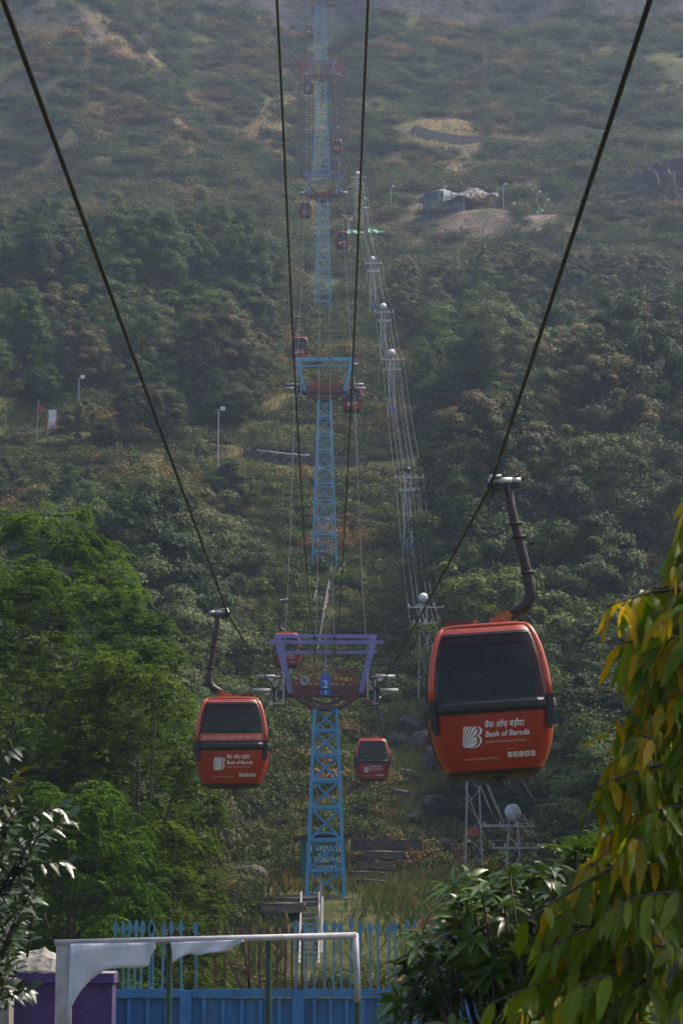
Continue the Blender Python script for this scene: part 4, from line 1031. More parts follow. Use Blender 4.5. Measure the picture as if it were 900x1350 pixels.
# ------------------------------------------------------------------ hillside path with its wall and railing
_pp = [(-28, 262), (-18, 257), (-10, 250), (-6.5, 247), (-2, 246), (3, 246), (9, 248), (12, 250)]
path = MB(); prev = None
for i in range(len(_pp) - 1):
    for k in range(6):
        pass
_px = np.linspace(-10, 2.5, 60); _py = spline(np.array([a for a, b in _pp], float), np.array([b for a, b in _pp], float))
vs = []; fs = []
ztop = [float(ground(np.array([x]), np.array([_py(x)]))[0]) + .95 for x in _px]
ztop = np.convolve(np.pad(ztop, 4, 'edge'), np.ones(9) / 9, 'valid')
for x, z in zip(_px, ztop):
    y = float(_py(x)); vs += [(x, y, z - 2), (x, y, z), (x, y + 2.4, z + .05), (x, y + 2.4, z - 2)]
for i in range(59):
    for k in range(4): a, b = i * 4 + k, i * 4 + (k + 1) % 4; fs.append((a, b, b + 4, a + 4))
tag(MB().add(vs, fs).build('path', M['slab']), 'earth path crossing behind the second tower', 'path', kind='structure')
rw = thing('retaining_wall', 'low dark stone retaining wall with railing along the path', 'wall', (float(_px[30]), float(_py(_px[30])), float(ztop[30])))
o0 = rw.location.copy(); sts = [MB().box((0, 0, 0), (.62, .34, .36)).mesh('stone', M['slab']), MB().box((0, 0, 0), (.8, .36, .36)).mesh('stone', M['stone'])]
for x in np.arange(-9.5, 2.2, .72):
    z = float(np.interp(x, _px, ztop)); y = float(_py(x))
    for j in range(3):
        o = obj('stone', sts[(int(x * 7) + j) % 2], rw); o.location = Vector((x + .3 * (j % 2) + rnd.uniform(-.05, .05), y - .14 + rnd.uniform(-.06, .02), z - .18 - j * .37)) - o0; o.rotation_euler = (0, rnd.uniform(-.05, .05), rnd.uniform(-.05, .05))
cp = MB(); cp.tube([Vector((x, float(_py(x)) - .1 + .05 * math.sin(x * 3), float(np.interp(x, _px, ztop)) + .03 + .03 * math.sin(x * 5))) - o0 for x in np.linspace(-8.5, -3.2, 22)], .12, 8); cp.build('pale_coping', M['whitep'], rw, True)
for x in np.arange(-9.5, 0, .75): MB().bar(Vector((x, float(_py(x)) + .2, float(np.interp(x, _px, ztop)))) - o0, Vector((x + .05, float(_py(x)) + .2, float(np.interp(x, _px, ztop)) + 1.15)) - o0, .06).build('rail_post', M['scaff'], rw)
rl = MB()
for dz in (.6, 1.05): rl.tube([Vector((x, float(_py(x)) + .2, float(np.interp(x, _px, ztop)) + dz)) - o0 for x in np.linspace(-9.5, 0, 14)], .03, 5)
rl.build('rail', M['scaff'], rw)
p = W(380, 629, 240); o = obj('white_stone', rock_mesh(44, M['lampw'])); o.location = p; o.scale = (.32, .3, .3); tag(o, 'white painted stone just below the path wall', 'stone')

# ------------------------------------------------------------------ lamp posts, flag, banner on the left slope
def lamp_post(px, py0, py1, Y, label, group='lamp posts on the slopes', head=1.0):
    a, b = W(px, py0, Y), W(px, py1, Y); t = thing('lamp_post', label, 'lamp post', (a.x, Y, b.z), group); H = a.z - b.z
    MB().tube([(0, 0, -2), (0, 0, H)], [.07, .05], 6).build('post', M['galv'], t)
    MB().tube([(0, 0, H - .05), (.35 * head, -.2, H + .1)], .03, 5).build('arm', M['galv'], t)
    MB().box((.42 * head, -.25, H + .05), (.42, .34, .34)).build('lamp_head', M['lampw'], t)
    return t
lamp_post(288, 540, 610, 236, 'grey lamp post with white head above the rounded grey-green trees')
lamp_post(104, 498, 520, 262, 'white lamp post over the red flag tree')
lamp_post(714, 184, 214, 470, 'lamp post standing on the upper road right of centre')
lamp_post(623, 200, 226, 462, 'lamp post at the left end of the upper road')
lamp_post(584, 247, 280, 412, 'lamp post at the left side of the tarpaulin shelters')
lamp_post(515, 246, 275, 408, 'lamp post left of the tarpaulin shelters near the third tower')
lamp_post(663, 243, 275, 410, 'lamp post between pale shelter and green tarpaulin')
lamp_post(708, 253, 285, 406, 'lamp post right at the green tarpaulin')
lamp_post(719, 264, 290, 404, 'short lamp post right of the green tarpaulin')
lamp_post(611, 254, 282, 400, 'lamp post in front of the pale shelter')
lamp_post(841, 190, 222, 468, 'lamp post beside the dark rock outcrop')
lamp_post(862, 188, 216, 470, 'lamp post above the dark rock outcrop')
lamp_post(459, 290, 312, 352, 'small lamp post right of the third tower')
lamp_post(478, 262, 290, 398, 'small lamp post among the green nets')
fb = on(44, 250); t = thing('flag', 'red triangular flag on a pole at the left edge', 'flag', fb)
MB().tube([(0, 0, -1), (.1, 0, 4.3)], .035, 6).build('pole', M['grey'], t)
MB().prism([(.1, 4.3), (.75, 3.4), (.55, 3.1), (.1, 2.7)], 'y', -.02, .02).build('pennant', M['flag'], t)
p = on(64, 252, 1.6); t = thing('cloth_banner', 'white cloth banner hung beside the red flag', 'banner', p)
cb = MB(); vs = []; fs = []
for j in range(6):
    for i in range(5): vs.append((-.38 + .19 * i + .05 * math.sin(j), .06 * math.sin(i * 1.7 + j), 1.05 - 2.0 * j / 5))
for j in range(5):
    for i in range(4): a = j * 5 + i; fs.append((a, a + 1, a + 6, a + 5))
cb.add(vs, fs); cb.add([(x, y + .02, z) for x, y, z in vs], [tuple(reversed(f)) for f in fs]); cb.build('cloth', M['lampw'], t, True)
for s in (-1, 1): MB().tube([(s * .42, 0, 1.1), (s * .42, 0, -3)], .03, 5).build('post', M['grey'], t)

# ------------------------------------------------------------------ shelters and rock on the terrace
def shelter(px0, px1, py0, py1, Y, label, wallm, roofm, drape=None, name='tarpaulin_shelter'):
    a, b = W(px0, py1, Y), W(px1, py0, Y); w = b.x - a.x; h = b.z - a.z
    t = thing(name, label, 'shelter', ((a.x + b.x) / 2, Y, a.z), 'tarpaulin shelters on the terrace')
    for x in (-.48, -.16, .16, .48):
        for y in (0, 3): MB().bar((w * x, y, -2.5), (w * x, y, h * .85), .12).build('post', M['bark'], t)
    MB().box((0, 2.9, h * .3), (w * .96, .1, h * .85 + 1.5)).build('back_wall', wallm, t)
    MB().box((w * .2, .1, h * .2), (w * .56, .08, h * .6 + 1.0)).build('front_sheet', wallm, t)
    rf = MB(); nx, ny = 16, 6; vs = []; fs = []; r = random.Random(int(px0))
    for j in range(ny):
        for i in range(nx):
            x = -w * .55 + w * 1.1 * i / (nx - 1); y = -.8 + 4.6 * j / (ny - 1)
            vs.append((x, y, h * (.62 + .1 * math.sin(i * .55 + 1) * math.cos(j * .6)) + 2.6 * j / (ny - 1) * min(1, h / 4) + r.uniform(-.14, .14)))
    for j in range(ny - 1):
        for i in range(nx - 1): k = j * nx + i; fs.append((k, k + 1, k + nx + 1, k + nx))
    rf.add(vs, fs); rf.add([(x, y, z - .06) for x, y, z in vs], [tuple(reversed(f)) for f in fs]); rf.build('roof_sheet', roofm, t)
    if drape:
        dm = MB(); vs = []; fs = []
        for j in range(5):
            for i in range(9): vs.append((-w * .55 + w * .5 * i / 8, -.6 - .3 * j / 4 + .15 * math.sin(i * 1.9), h * (.85 - .32 * j) + r.uniform(-.1, .1)))
        for j in range(4):
            for i in range(8): k = j * 9 + i; fs.append((k, k + 1, k + 10, k + 9))
        dm.add(vs, fs); dm.add([(x, y + .05, z) for x, y, z in vs], [tuple(reversed(f)) for f in fs]); dm.build('hanging_sheet', drape, t)
    return t
shelter(560, 614, 246, 290, 401, 'ragged shelter draped in blue-grey and green sheets on the terrace', M['tarpb'], M['tarpb'], M['tarpb'])
shelter(604, 654, 247, 284, 403, 'pale shelter with earth wall and whitish roof on the terrace', M['mud'], M['tarpw'])
t = shelter(640, 672, 212, 222, 466, 'small pale green roofed stall above the terrace', M['mud'], M['tarpg'], name='roadside_stall')
def tarp(px0, px1, py0, py1, Y, label, m):
    a, b = W(px0, py1, Y), W(px1, py0, Y); w, h = b.x - a.x, b.z - a.z
    t = thing('green_net', label, 'net', (a.x, Y, a.z), 'green nets and tarpaulins on the slope')
    vs = []; fs = []
    for j in range(5):
        for i in range(12):
            u, v = i / 11, j / 4; vs.append((w * u, -.4 + 1.6 * v + .2 * math.sin(i * 1.3), h * (v * (1 - .6 * u) + .06 * math.sin(i * 2.1 + j))))
    for j in range(4):
        for i in range(11): k = j * 12 + i; fs.append((k, k + 1, k + 13, k + 12))
    MB().add(vs, fs).add([(x, y + .05, z - .02) for x, y, z in vs], [tuple(reversed(f)) for f in fs]).build('sheet', m, t)
    for x in (0, w): MB().bar((x, .9, -1.5), (x, .9, h * .9), .1).build('stake', M['bark'], t)
tarp(676, 722, 262, 281, 402, 'bright green tarpaulin stretched on the terrace', M['tarpg'])
tarp(458, 484, 298, 308, 356, 'green net just right of the third tower foot', M['tarpg'])
tarp(485, 510, 297, 307, 358, 'green net right of the tall pole row near the third tower', M['tarpg'])
tarp(480, 496, 269, 275, 398, 'small green sheet above the nets', M['tarpg'])
tarp(562, 580, 280, 296, 400, 'dark green sheet below the ragged shelter', M['tarpg'])
p = W(665, 262, 405); 
# concrete canopy with pillar beside the outcrop
p = W(833, 292, 398); t = thing('concrete_canopy', 'grey concrete canopy on a whitish pillar beside the rock outcrop', 'canopy', p)
MB().box((0, 0, 1.2), (1.5, 1.2, 6.5)).build('pillar', M['concrete'], t); MB().bar((-5.6, 0, 3.9), (.9, .3, 4.9), 3.2, .6).build('roof_slab', M['slab'], t); MB().box((1.6, 1, 1.5), (1.4, 2, 6)).build('side_wall', M['slab'], t)
def crag_mesh(seed, sc):
    import bmesh
    bm = bmesh.new(); bmesh.ops.create_icosphere(bm, subdivisions=6, radius=1)
    P = np.array([v.co[:] for v in bm.verts]); Q = P * np.array(sc); k = 1 + (fbm(Q[:, 0] / 3.5 + Q[:, 1] / 5 + seed, Q[:, 2] / 4.5 + Q[:, 1] / 6, seed, 4) - .5) * .9 + (vnoise(Q[:, 0] / 1.1 + Q[:, 1] / 1.7, Q[:, 2] / 1.3, seed) - .5) * .3 + (vnoise(Q[:, 0] / .5 + Q[:, 1] / .8, Q[:, 2] / .6, seed + 5) - .5) * .12
    for v, q in zip(bm.verts, k): v.co *= q
    me = bpy.data.meshes.new('rock_outcrop'); bm.to_mesh(me); bm.free(); me.materials.append(M['stone']); return me
for px, py, Y, sc, sd, lb_ in ((868, 296, 406, (6.0, 5, 11.5), 3, 'tall dark rock outcrop right of the concrete canopy'), (903, 290, 410, (6.5, 5, 10), 6, 'dark rock outcrop cut by the right edge above the wood')):
    o = obj('rock_outcrop', crag_mesh(sd, sc)); o.location = W(px, py, Y); o.scale = sc; tag(o, lb_, 'rock', 'dark rock outcrops at the right edge')
# upper road
_rx = np.linspace(14, 60, 40); vs = []; fs = []
rz_ = np.array([float(ground(np.array([x]), np.array([464.0]))[0]) for x in _rx]); rz_ = np.convolve(np.pad(rz_, 1, 'edge'), np.ones(3) / 3, 'valid') + .15
for x, z in zip(_rx, rz_): vs += [(x, 462, z - 4), (x, 462, z), (x, 467, z + .1), (x, 467, z - 4)]
for i in range(39):
    for k in range(4): a, b = i * 4 + k, i * 4 + (k + 1) % 4; fs.append((a, b, b + 4, a + 4))
tag(MB().add(vs, fs).build('upper_road', M['mud']), 'earth road with bank crossing the upper slope', 'road', kind='structure')

# ------------------------------------------------------------------ the wood: single trees on both sides of the ropeway
R_ = np.random.default_rng(7)
def corridor(x, Y):             # signed gap to the cleared strip (negative inside)
    c = float(xcen(Y)); lft = np.interp(Y, [90, 120, 150, 208, 245, 300, 345], [-6.0, -5.5, -4.6, -6.2, -7.5, -5.0, -4.5]); rgt = np.interp(Y, [90, 120, 150, 208, 245, 300, 345], [5.0, 6.5, 6.8, 8.6, 9.6, 9.0, 8.5])
    d = x - c
    return (lft - d) if d < 0 else (d - rgt)
spots = []
def scatter(Y0, Y1, step, lo, hi, seed, keep=lambda x, y: True):
    r = np.random.default_rng(seed)
    for _ in range(9000):
        Y = r.uniform(Y0, Y1); hw = .148 * Y + 5; x = r.uniform(-hw, hw)
        s = r.uniform(lo, hi)
        g = corridor(x, Y)
        if g < s * 2.2 or not keep(x, Y): continue
        if any((x - a) ** 2 + ((Y - b) * .85) ** 2 < (step * (.75 + .25 * (s + q))) ** 2 for a, b, q, k in spots): continue
        spots.append((x, Y, s, r.random()))
def clear_path(x, Y):           # keep the path and the flag glade open
    if -30 < x < 12 and abs(Y - float(_py(max(-28, min(11, x))))) < 5: return False
    if -37 < x < -10.5 and 218 < Y < 258: return False
    if 11 < x < 46 and 372 < Y < 420: return False
    if 3.5 < x < 12 and 96 < Y < 136: return False
    return True
scatter(96, 345, 6.2, 1.25, 1.75, 2, clear_path)
scatter(96, 345, 4.1, .65, 1.15, 3, clear_path)
spots.sort(key=lambda s: s[1])
spots = [(x, Y, min(s, .85) if Y > 290 and x > 7 else min(s, .72) if (192 < Y < 219 and x < -9) else s, k) for x, Y, s, k in spots[:330]]
def zone(x, Y):
    sd = 'left' if x < float(xcen(Y)) else 'right'; g = corridor(x, Y); e = .136 * Y - abs(x)
    w = 'at the %s photo edge' % sd if e < 5 else 'beside the cleared strip on the %s' % sd if g < 6.5 else 'inside the wood on the %s' % sd
    z = 'level with the first tower' if Y < 150 else 'between first and second tower' if Y < 215 else 'above the second tower' if Y < 280 else 'below the third tower'
    return sd, '%s, %s' % (w, z)
for x, Y, s, k in spots:
    sd, zl = zone(x, Y)
    if sd == 'right':
        pool = P_FLOW if k < .42 else P_MID if k < .66 else P_DARK if k < .88 else P_GREY
        if Y < 190: pool = P_MID if k < .42 else P_DARK if k < .86 else P_FLOW
    else:
        pool = P_DARK if k < .42 else P_MID if k < .6 else P_GREY if k < .82 else P_OLIVE if k < .92 else P_FLOW
        if 150 < Y < 215: pool = P_GREY if k < .5 else P_MID if k < .75 else P_DARK
    pi = pool[int(k * 977) % len(pool)]
    kd = ('large ' if s > 1.25 else 'small ' if s < .8 else '') + KIND[PROTO[pi][0]]
    place_tree(pi, (x, Y, G(x, Y) - .25), s, k * 40, '%s %s' % (kd, zl), 'trees %s' % zl, zs=R_.uniform(.85, 1.2))
# the broad rounded trees on the left below the path, and other trees that stand out
for px, Y, s, pi, lb in ((200, 186, 1.75, P_GREY[0], 'broad rounded grey-green tree on the left below the lamp post'), (85, 190, 1.5, P_GREY[1], 'rounded grey-green tree left of the broadest one below the flag'),
                         (100, 246, .85, P_OLIVE[0], 'small pale olive tree right beside the white banner'), (290, 196, 1.0, P_GREY[0], 'smaller grey-green tree at the right flank of the broad rounded tree'),
                         (180, 248, .95, P_FLOW[1], 'tan topped tree on the left near the path'), (215, 250, .8, P_FLOW[0], 'smaller tan topped tree on the left near the path'),
                         (640, 200, 1.35, P_MID[1], 'spreading light green tree at right behind the largest cabin grip'),
                         (770, 150, 1.35, P_DARK[1], 'tall dark tree right of the largest cabin'), (715, 140, 1.0, P_MID[0], 'mid green tree just right behind the largest cabin')):
    p = on(px, Y, -.3); place_tree(pi, p, s, px * .7, lb, None, 'landmark_tree')

# ------------------------------------------------------------------ scrub, weeds and grass: uncountable masses
def bush_quads(r, n, size, squash=.75):
    nb = max(3, int(n / 45)); Qs = []
    for k in range(nb):
        c = r.normal(size=3) * np.array([.5, .5, .22]); c[2] = abs(c[2]) + .25
        Qs.append(clump_leaves(r, c, r.uniform(.35, .6), n // nb, size, squash, .55))
    return np.concatenate(Qs)
def mass(name, label, cat, pts, zs, protos, kinds, seed):
    """one object of uncountable bushes: points carrying a bush shape each (geometry nodes)"""
    r = np.random.default_rng(seed); n = len(pts); me = bpy.data.meshes.new(name); me.vertices.add(n)
    A = np.array(pts); me.vertices.foreach_set('co', np.stack([A[:, 0], A[:, 1], zs], -1).astype(np.float32).ravel())
    for nm, ty, key, val in (('kind_no', 'INT', 'value', np.asarray(kinds, np.int32)), ('turn', 'FLOAT_VECTOR', 'vector', np.stack([np.zeros(n), np.zeros(n), r.uniform(0, 6.28, n)], -1).astype(np.float32).ravel()),
                            ('size3', 'FLOAT_VECTOR', 'vector', np.stack([A[:, 2], A[:, 2], A[:, 2] * A[:, 3]], -1).astype(np.float32).ravel())):
        at = me.attributes.new(nm, ty, 'POINT'); at.data.foreach_set(key, val)
    o = obj(name, me); ng = bpy.data.node_groups.new(name, 'GeometryNodeTree')
    ng.interface.new_socket('Geometry', in_out='INPUT', socket_type='NodeSocketGeometry'); ng.interface.new_socket('Geometry', in_out='OUTPUT', socket_type='NodeSocketGeometry')
    N, Lk = ng.nodes, ng.links; gi, go, jn = N.new('NodeGroupInput'), N.new('NodeGroupOutput'), N.new('GeometryNodeJoinGeometry')
    def named(k, ty):
        q = N.new('GeometryNodeInputNamedAttribute'); q.data_type = ty; q.inputs[0].default_value = k; return q.outputs[0]
    kn, tu, sz = named('kind_no', 'INT'), named('turn', 'FLOAT_VECTOR'), named('size3', 'FLOAT_VECTOR')
    for k, pm in enumerate(protos):
        po = bpy.data.objects.new(name + '_shape', pm)
        oi = N.new('GeometryNodeObjectInfo'); oi.inputs['Object'].default_value = po; oi.inputs['As Instance'].default_value = True
        cm = N.new('FunctionNodeCompare'); cm.data_type = 'INT'; cm.operation = 'EQUAL'; Lk.new(kn, cm.inputs[2]); cm.inputs[3].default_value = k
        ip = N.new('GeometryNodeInstanceOnPoints'); Lk.new(gi.outputs[0], ip.inputs['Points']); Lk.new(cm.outputs[0], ip.inputs['Selection']); Lk.new(oi.outputs['Geometry'], ip.inputs['Instance'])
        Lk.new(tu, ip.inputs['Rotation']); Lk.new(sz, ip.inputs['Scale']); Lk.new(ip.outputs[0], jn.inputs[0])
    Lk.new(jn.outputs[0], go.inputs[0]); md = o.modifiers.new('bushes', 'NODES'); md.node_group = ng
    return tag(o, label, cat, kind='stuff')
def bush_meshes(name, seeds, n, size, m, tints):
    out = []
    for sd, tn in zip(seeds, tints):
        rr = np.random.default_rng(sd); Q = bush_quads(rr, n, size); k = len(Q)
        hz_ = np.clip(Q[:, 0, 2], 0, 1.2) / 1.2
        out.append(quads_mesh(name, Q, np.clip(rr.uniform(.15, .55) + rr.normal(size=k) * .2, 0, 1), np.clip(tn * (.4 + .9 * hz_) + rr.normal(size=k) * .12 * (tn > 0), 0, 1), m))
    return out
r = np.random.default_rng(99)
FB = bush_meshes('scrub_bush', range(8), 1300, .115, LM['scrub'], (0, 0, 0, 0, .15, .3, .6, .9))
NB = bush_meshes('weed_bush', range(50, 58), 620, .14, LM['weed'], (0, 0, 0, 0, 0, .2, .5, .9))
def collect(n, Y0, Y1, wfn, cond, smin, smax, seed):
    r = np.random.default_rng(seed); out = []
    Y = Y0 + (Y1 - Y0) * r.random(n); hw = wfn(Y); x = (r.random(n) * 2 - 1) * hw
    k = cond(x, Y, r); x, Y = x[k], Y[k]; s = smin + (smax - smin) * r.random(len(x)) ** 2.0
    return [(a, b, c, d) for a, b, c, d in zip(x, Y, s, r.uniform(.7, 1.1, len(x)))]
def cond_far(x, Y, r):
    n = fbm(x / 20 + Y / 90, Y / 24 - x / 60, 71, 3); lat = np.abs(x - xcen(Y))
    steep = (ground(x, Y + 2) - ground(x, Y - 2)) / 4
    terrace = (Y > 388) & (Y < 413) & (x > 11) & (x < 40) & (r.random(len(x)) < .8)
    road = (np.abs(Y - 464) < 4) & (x > 13)
    return (r.random(len(x)) < (sstep(.24, .42, n) * .9 + .1) * (1 - .93 * tan_patch(x, Y))) & (lat > 2.6) & (steep < 1.15 + .9 * (r.random(len(x)) < .25)) & ~terrace & ~road
far_pts = collect(12000, 343, 585, lambda Y: .15 * Y + 8, cond_far, .8, 3.2, 5)
_fx, _fy = np.array([q[0] for q in far_pts]), np.array([q[1] for q in far_pts])
_tn = fbm(_fx / 13, _fy / 13, 5, 2) + r.normal(size=len(_fx)) * .1
mass('scrub', 'green and tan scrub covering the upper hillside', 'scrub', far_pts, ground(_fx, _fy) - .2, FB, np.where(_tn > .74, r.integers(5, 8, len(_fx)), r.integers(0, 5, len(_fx))), 6)
def cond_near(x, Y, r):
    n = fbm(x / 7, Y / 7, 81, 3); lat = np.abs(x - xcen(Y)); d = x - xcen(Y)
    site = (Y > 106) & (Y < 133) & (d > -3.6) & (d < 4.2)
    pth = (np.abs(Y - np.interp(x, [a for a, b in _pp], [b for a, b in _pp]) - .8) < 1.6)
    stair = (np.abs(d + .3) < 1.0) & (Y > 180) & (Y < 206)
    steps = (np.abs(Y - 114) < 8) & (d > -2.2) & (d < 1.2)
    return (r.random(len(x)) < sstep(.36, .56, n) + .3) & ~site & ~pth & ~stair & ~steps
near_pts = collect(14000, 104, 348, lambda Y: .145 * Y + 2, cond_near, .35, 1.7, 15)
def _front(x, Y):
    q = float(np.interp(x, [a for a, b in _pp], [b for a, b in _pp])) - Y; return .35 if (0 < q < 7 and -10 < x < 9) else .5 if (3 < x < 12 and 104 < Y < 133) else .4 if (2.5 < x < 8 and 140 < Y < 172) else 1.0
near_pts = [(x, Y, _front(x, Y) * s * (1.4 if corridor(x, Y) > 1.5 else (.95 if Y < 150 else 1.25)), h) for x, Y, s, h in near_pts]
_fx, _fy = np.array([q[0] for q in near_pts]), np.array([q[1] for q in near_pts]); _tn = fbm(_fx / 9, _fy / 9, 8, 2) + r.normal(size=len(_fx)) * .1
mass('undergrowth', 'low leafy undergrowth on the slope between the towers', 'undergrowth', near_pts, ground(_fx, _fy) - .1, NB, np.where(_tn > .66, r.integers(5, 8, len(_fx)), r.integers(0, 5, len(_fx))), 16)
def grass(n, Y0, Y1, wfn, seed, hmin, hmax, cond, width=.05):
    r = np.random.default_rng(seed); Y = Y0 + (Y1 - Y0) * r.random(n); x = (r.random(n) * 2 - 1) * wfn(Y) + xcen(Y)
    k = cond(x, Y, r); x, Y = x[k], Y[k]; n = len(x); h = r.uniform(hmin, hmax, n)
    P = np.stack([x, Y, ground(x, Y) + h * .4], -1); L = np.stack([r.normal(size=n) * .45, r.normal(size=n) * .45, np.ones(n)], -1)
    N = np.stack([r.normal(size=n) * .5, -np.ones(n), r.normal(size=n) * .3], -1)
    return leaves(P, N, L, h, width, .02), np.clip(fbm(x / 3, Y / 3, 4, 2) + r.normal(size=n) * .15, 0, 1), np.where(r.random(n) < .15, .6, 0.)
g1 = grass(95000, 104, 345, lambda Y: 8 + 8 * sstep(170, 230, Y), 31, .3, .9, lambda x, Y, r: (r.random(len(x)) < sstep(.35, .6, fbm(x / 4, Y / 4, 55, 2)) + .15) & ~((np.abs(Y - 114) < 6) & (x - xcen(Y) > -1.7) & (x - xcen(Y) < .6)) & ~((np.interp(x, [a for a, b in _pp], [b for a, b in _pp]) - Y > -2.6) & (np.interp(x, [a for a, b in _pp], [b for a, b in _pp]) - Y < 3)), .16)
tag(obj('grass', quads_mesh('grass', g1[0], g1[1], g1[2], LM['weed'])), 'green weeds and grass on the cleared strip under the ropes', 'grass', kind='stuff')
g2 = grass(14000, 120, 420, lambda Y: 11 + 0 * Y, 32, .4, 1.1, lambda x, Y, r: (r.random(len(x)) < sstep(.45, .65, fbm(x / 6, Y / 6, 66, 2))), .14)
tag(obj('dry_grass', quads_mesh('dry_grass', g2[0], g2[1], g2[2], LM['dry'])), 'dry tan grass patches along the ropeway strip', 'grass', kind='stuff')

g3 = grass(110000, 345, 620, lambda Y: .15 * Y, 33, .3, .95, lambda x, Y, r: (r.random(len(x)) < np.maximum(tan_patch(x, Y) * .8, .5 * sstep(.55, .66, fbm(x / 16 + Y / 60, Y / 16 - x / 50, 67, 3)))) & ((ground(x, Y + 2) - ground(x, Y - 2)) < 5), .35)
tag(obj('slope_grass', quads_mesh('slope_grass', g3[0], g3[1], np.clip(g3[2] + .2, 0, 1), LM['dry'])), 'tan and green grass tufts between the scrub of the upper slope', 'grass', kind='stuff')
# ------------------------------------------------------------------ feathery bright trees on the near left
def feather_crown(name, seed, R, H, nplates, fronds, m, base=.15):
    r = np.random.default_rng(seed); Ps = []; Ns = []; Ls = []; Sz = []; va = []; cen = []
    for k in range(nplates):
        z = base + (1 - base) * (k + r.random()) / nplates
        rr = R * (math.sin(math.pi * min(.98, (z * .82 + .12))) ** .6) * math.sqrt(r.random()) ** .5; a = r.uniform(0, 6.28)
        c = np.array([rr * math.cos(a), rr * math.sin(a), z * H]); cen.append(c); v0 = r.uniform(.0, .75); pr = r.uniform(.5, .95)
        out = np.array([math.cos(a), math.sin(a), 0])
        for f in range(fronds):
            fa = r.uniform(0, 6.28); d = np.array([math.cos(fa), math.sin(fa), 0]) + out * .7; d = d / np.linalg.norm(d)
            ln = r.uniform(.4, .8) * pr; st = c + d * r.uniform(.05, .75) * pr + np.array([0, 0, r.normal() * .2 * pr])
            side = np.array([-d[1], d[0], 0]); n = 13
            t = np.linspace(.06, 1, n)
            p = st + d * (t * ln)[:, None] + np.array([0, 0, -1]) * ((t ** 2) * ln * .45)[:, None] + np.array([0, 0, .12 * ln]) * (t * (1 - t) * 4)[:, None]
            for sg in (-1, 1):
                q = p + side * sg * .06
                Ps.append(q); Ls.append(np.tile(side * sg + d * .45 + np.array([0, 0, -.25]), (n, 1))); Ns.append(np.tile([0, 0, 1.0], (n, 1)) + r.normal(size=(n, 3)) * .25)
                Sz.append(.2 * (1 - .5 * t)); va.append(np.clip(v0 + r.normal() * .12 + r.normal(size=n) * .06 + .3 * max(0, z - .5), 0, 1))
    P = np.concatenate(Ps); Q = leaves(P, np.concatenate(Ns), np.concatenate(Ls), np.concatenate(Sz), .42, .05)
    return quads_mesh(name, Q, np.concatenate(va), np.where(r.random(len(P)) < .01, .7, 0.), m), cen
FEA = []
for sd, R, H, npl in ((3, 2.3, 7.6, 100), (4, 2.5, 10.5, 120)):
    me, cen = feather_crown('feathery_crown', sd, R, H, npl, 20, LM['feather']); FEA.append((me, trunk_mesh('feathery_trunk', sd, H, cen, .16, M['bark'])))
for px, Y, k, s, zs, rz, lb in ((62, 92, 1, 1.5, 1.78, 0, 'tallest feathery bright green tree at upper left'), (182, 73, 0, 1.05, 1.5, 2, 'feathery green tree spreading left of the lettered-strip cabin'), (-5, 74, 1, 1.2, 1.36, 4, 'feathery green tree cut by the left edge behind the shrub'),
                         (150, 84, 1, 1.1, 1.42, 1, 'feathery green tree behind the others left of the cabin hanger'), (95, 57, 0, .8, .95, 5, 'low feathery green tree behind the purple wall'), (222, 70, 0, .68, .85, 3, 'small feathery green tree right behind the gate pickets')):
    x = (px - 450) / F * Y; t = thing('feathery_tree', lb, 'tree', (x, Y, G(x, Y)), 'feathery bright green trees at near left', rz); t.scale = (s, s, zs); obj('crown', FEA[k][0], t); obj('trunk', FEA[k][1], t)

# ------------------------------------------------------------------ close foliage with modelled leaves
def leaf_strips(P, D, U, Ln, Wd, m, name, var, tint, droop=.5, wave=.1, seg=6, r=None, fold=.25):
    """curved lanceolate leaves: base P, direction D, up U, length, width"""
    n = len(P); D = unit(D); S = unit(np.cross(D, U)); U = unit(np.cross(S, D)); V = []; 
    t = np.linspace(0, 1, seg + 1); prof = np.sin(np.pi * np.clip(t, 0, 1) ** .8) ** .8; prof[0] = .08; prof[-1] = .02
    ph = r.random(n) * 6.28; dr = droop * (.6 + .8 * r.random(n))
    for k in range(seg + 1):
        c = P + D * (Ln * t[k])[:, None] + np.array([0, 0, -1]) * (Ln * dr * t[k] ** 2)[:, None]
        w = (Wd * .5 * prof[k])[:, None]; wv = (Wd * wave * np.sin(ph + t[k] * 15))[:, None]; wv2 = (Wd * wave * np.sin(ph + 2 + t[k] * 15))[:, None]
        V += [c + S * w + U * (w * fold + wv), c, c - S * w + U * (w * fold + wv2)]
    V = np.stack(V, 1)                       # n, (seg+1)*3, 3
    nv = (seg + 1) * 3; fq = []
    for k in range(seg):
        a = k * 3; fq += [(a, a + 1, a + 4, a + 3), (a + 1, a + 2, a + 5, a + 4)]
    fq = np.array(fq); Fc = (fq[None] + (np.arange(n) * nv)[:, None, None]).reshape(-1, 4)
    me = bpy.data.meshes.new(name); me.vertices.add(n * nv); me.vertices.foreach_set('co', V.reshape(-1).astype(np.float32))
    me.loops.add(Fc.size); me.loops.foreach_set('vertex_index', Fc.ravel()); me.polygons.add(len(Fc)); me.polygons.foreach_set('loop_start', np.arange(0, Fc.size, 4)); me.polygons.foreach_set('loop_total', np.full(len(Fc), 4))
    me.polygons.foreach_set('use_smooth', np.ones(len(Fc), bool)); q = len(fq)
    for k, a in (('var', var), ('tint', tint)):
        at = me.attributes.new(k, 'FLOAT', 'FACE'); at.data.foreach_set('value', np.repeat(np.asarray(a, np.float32), q))
    me.materials.append(m); me.update(calc_edges=True); return me
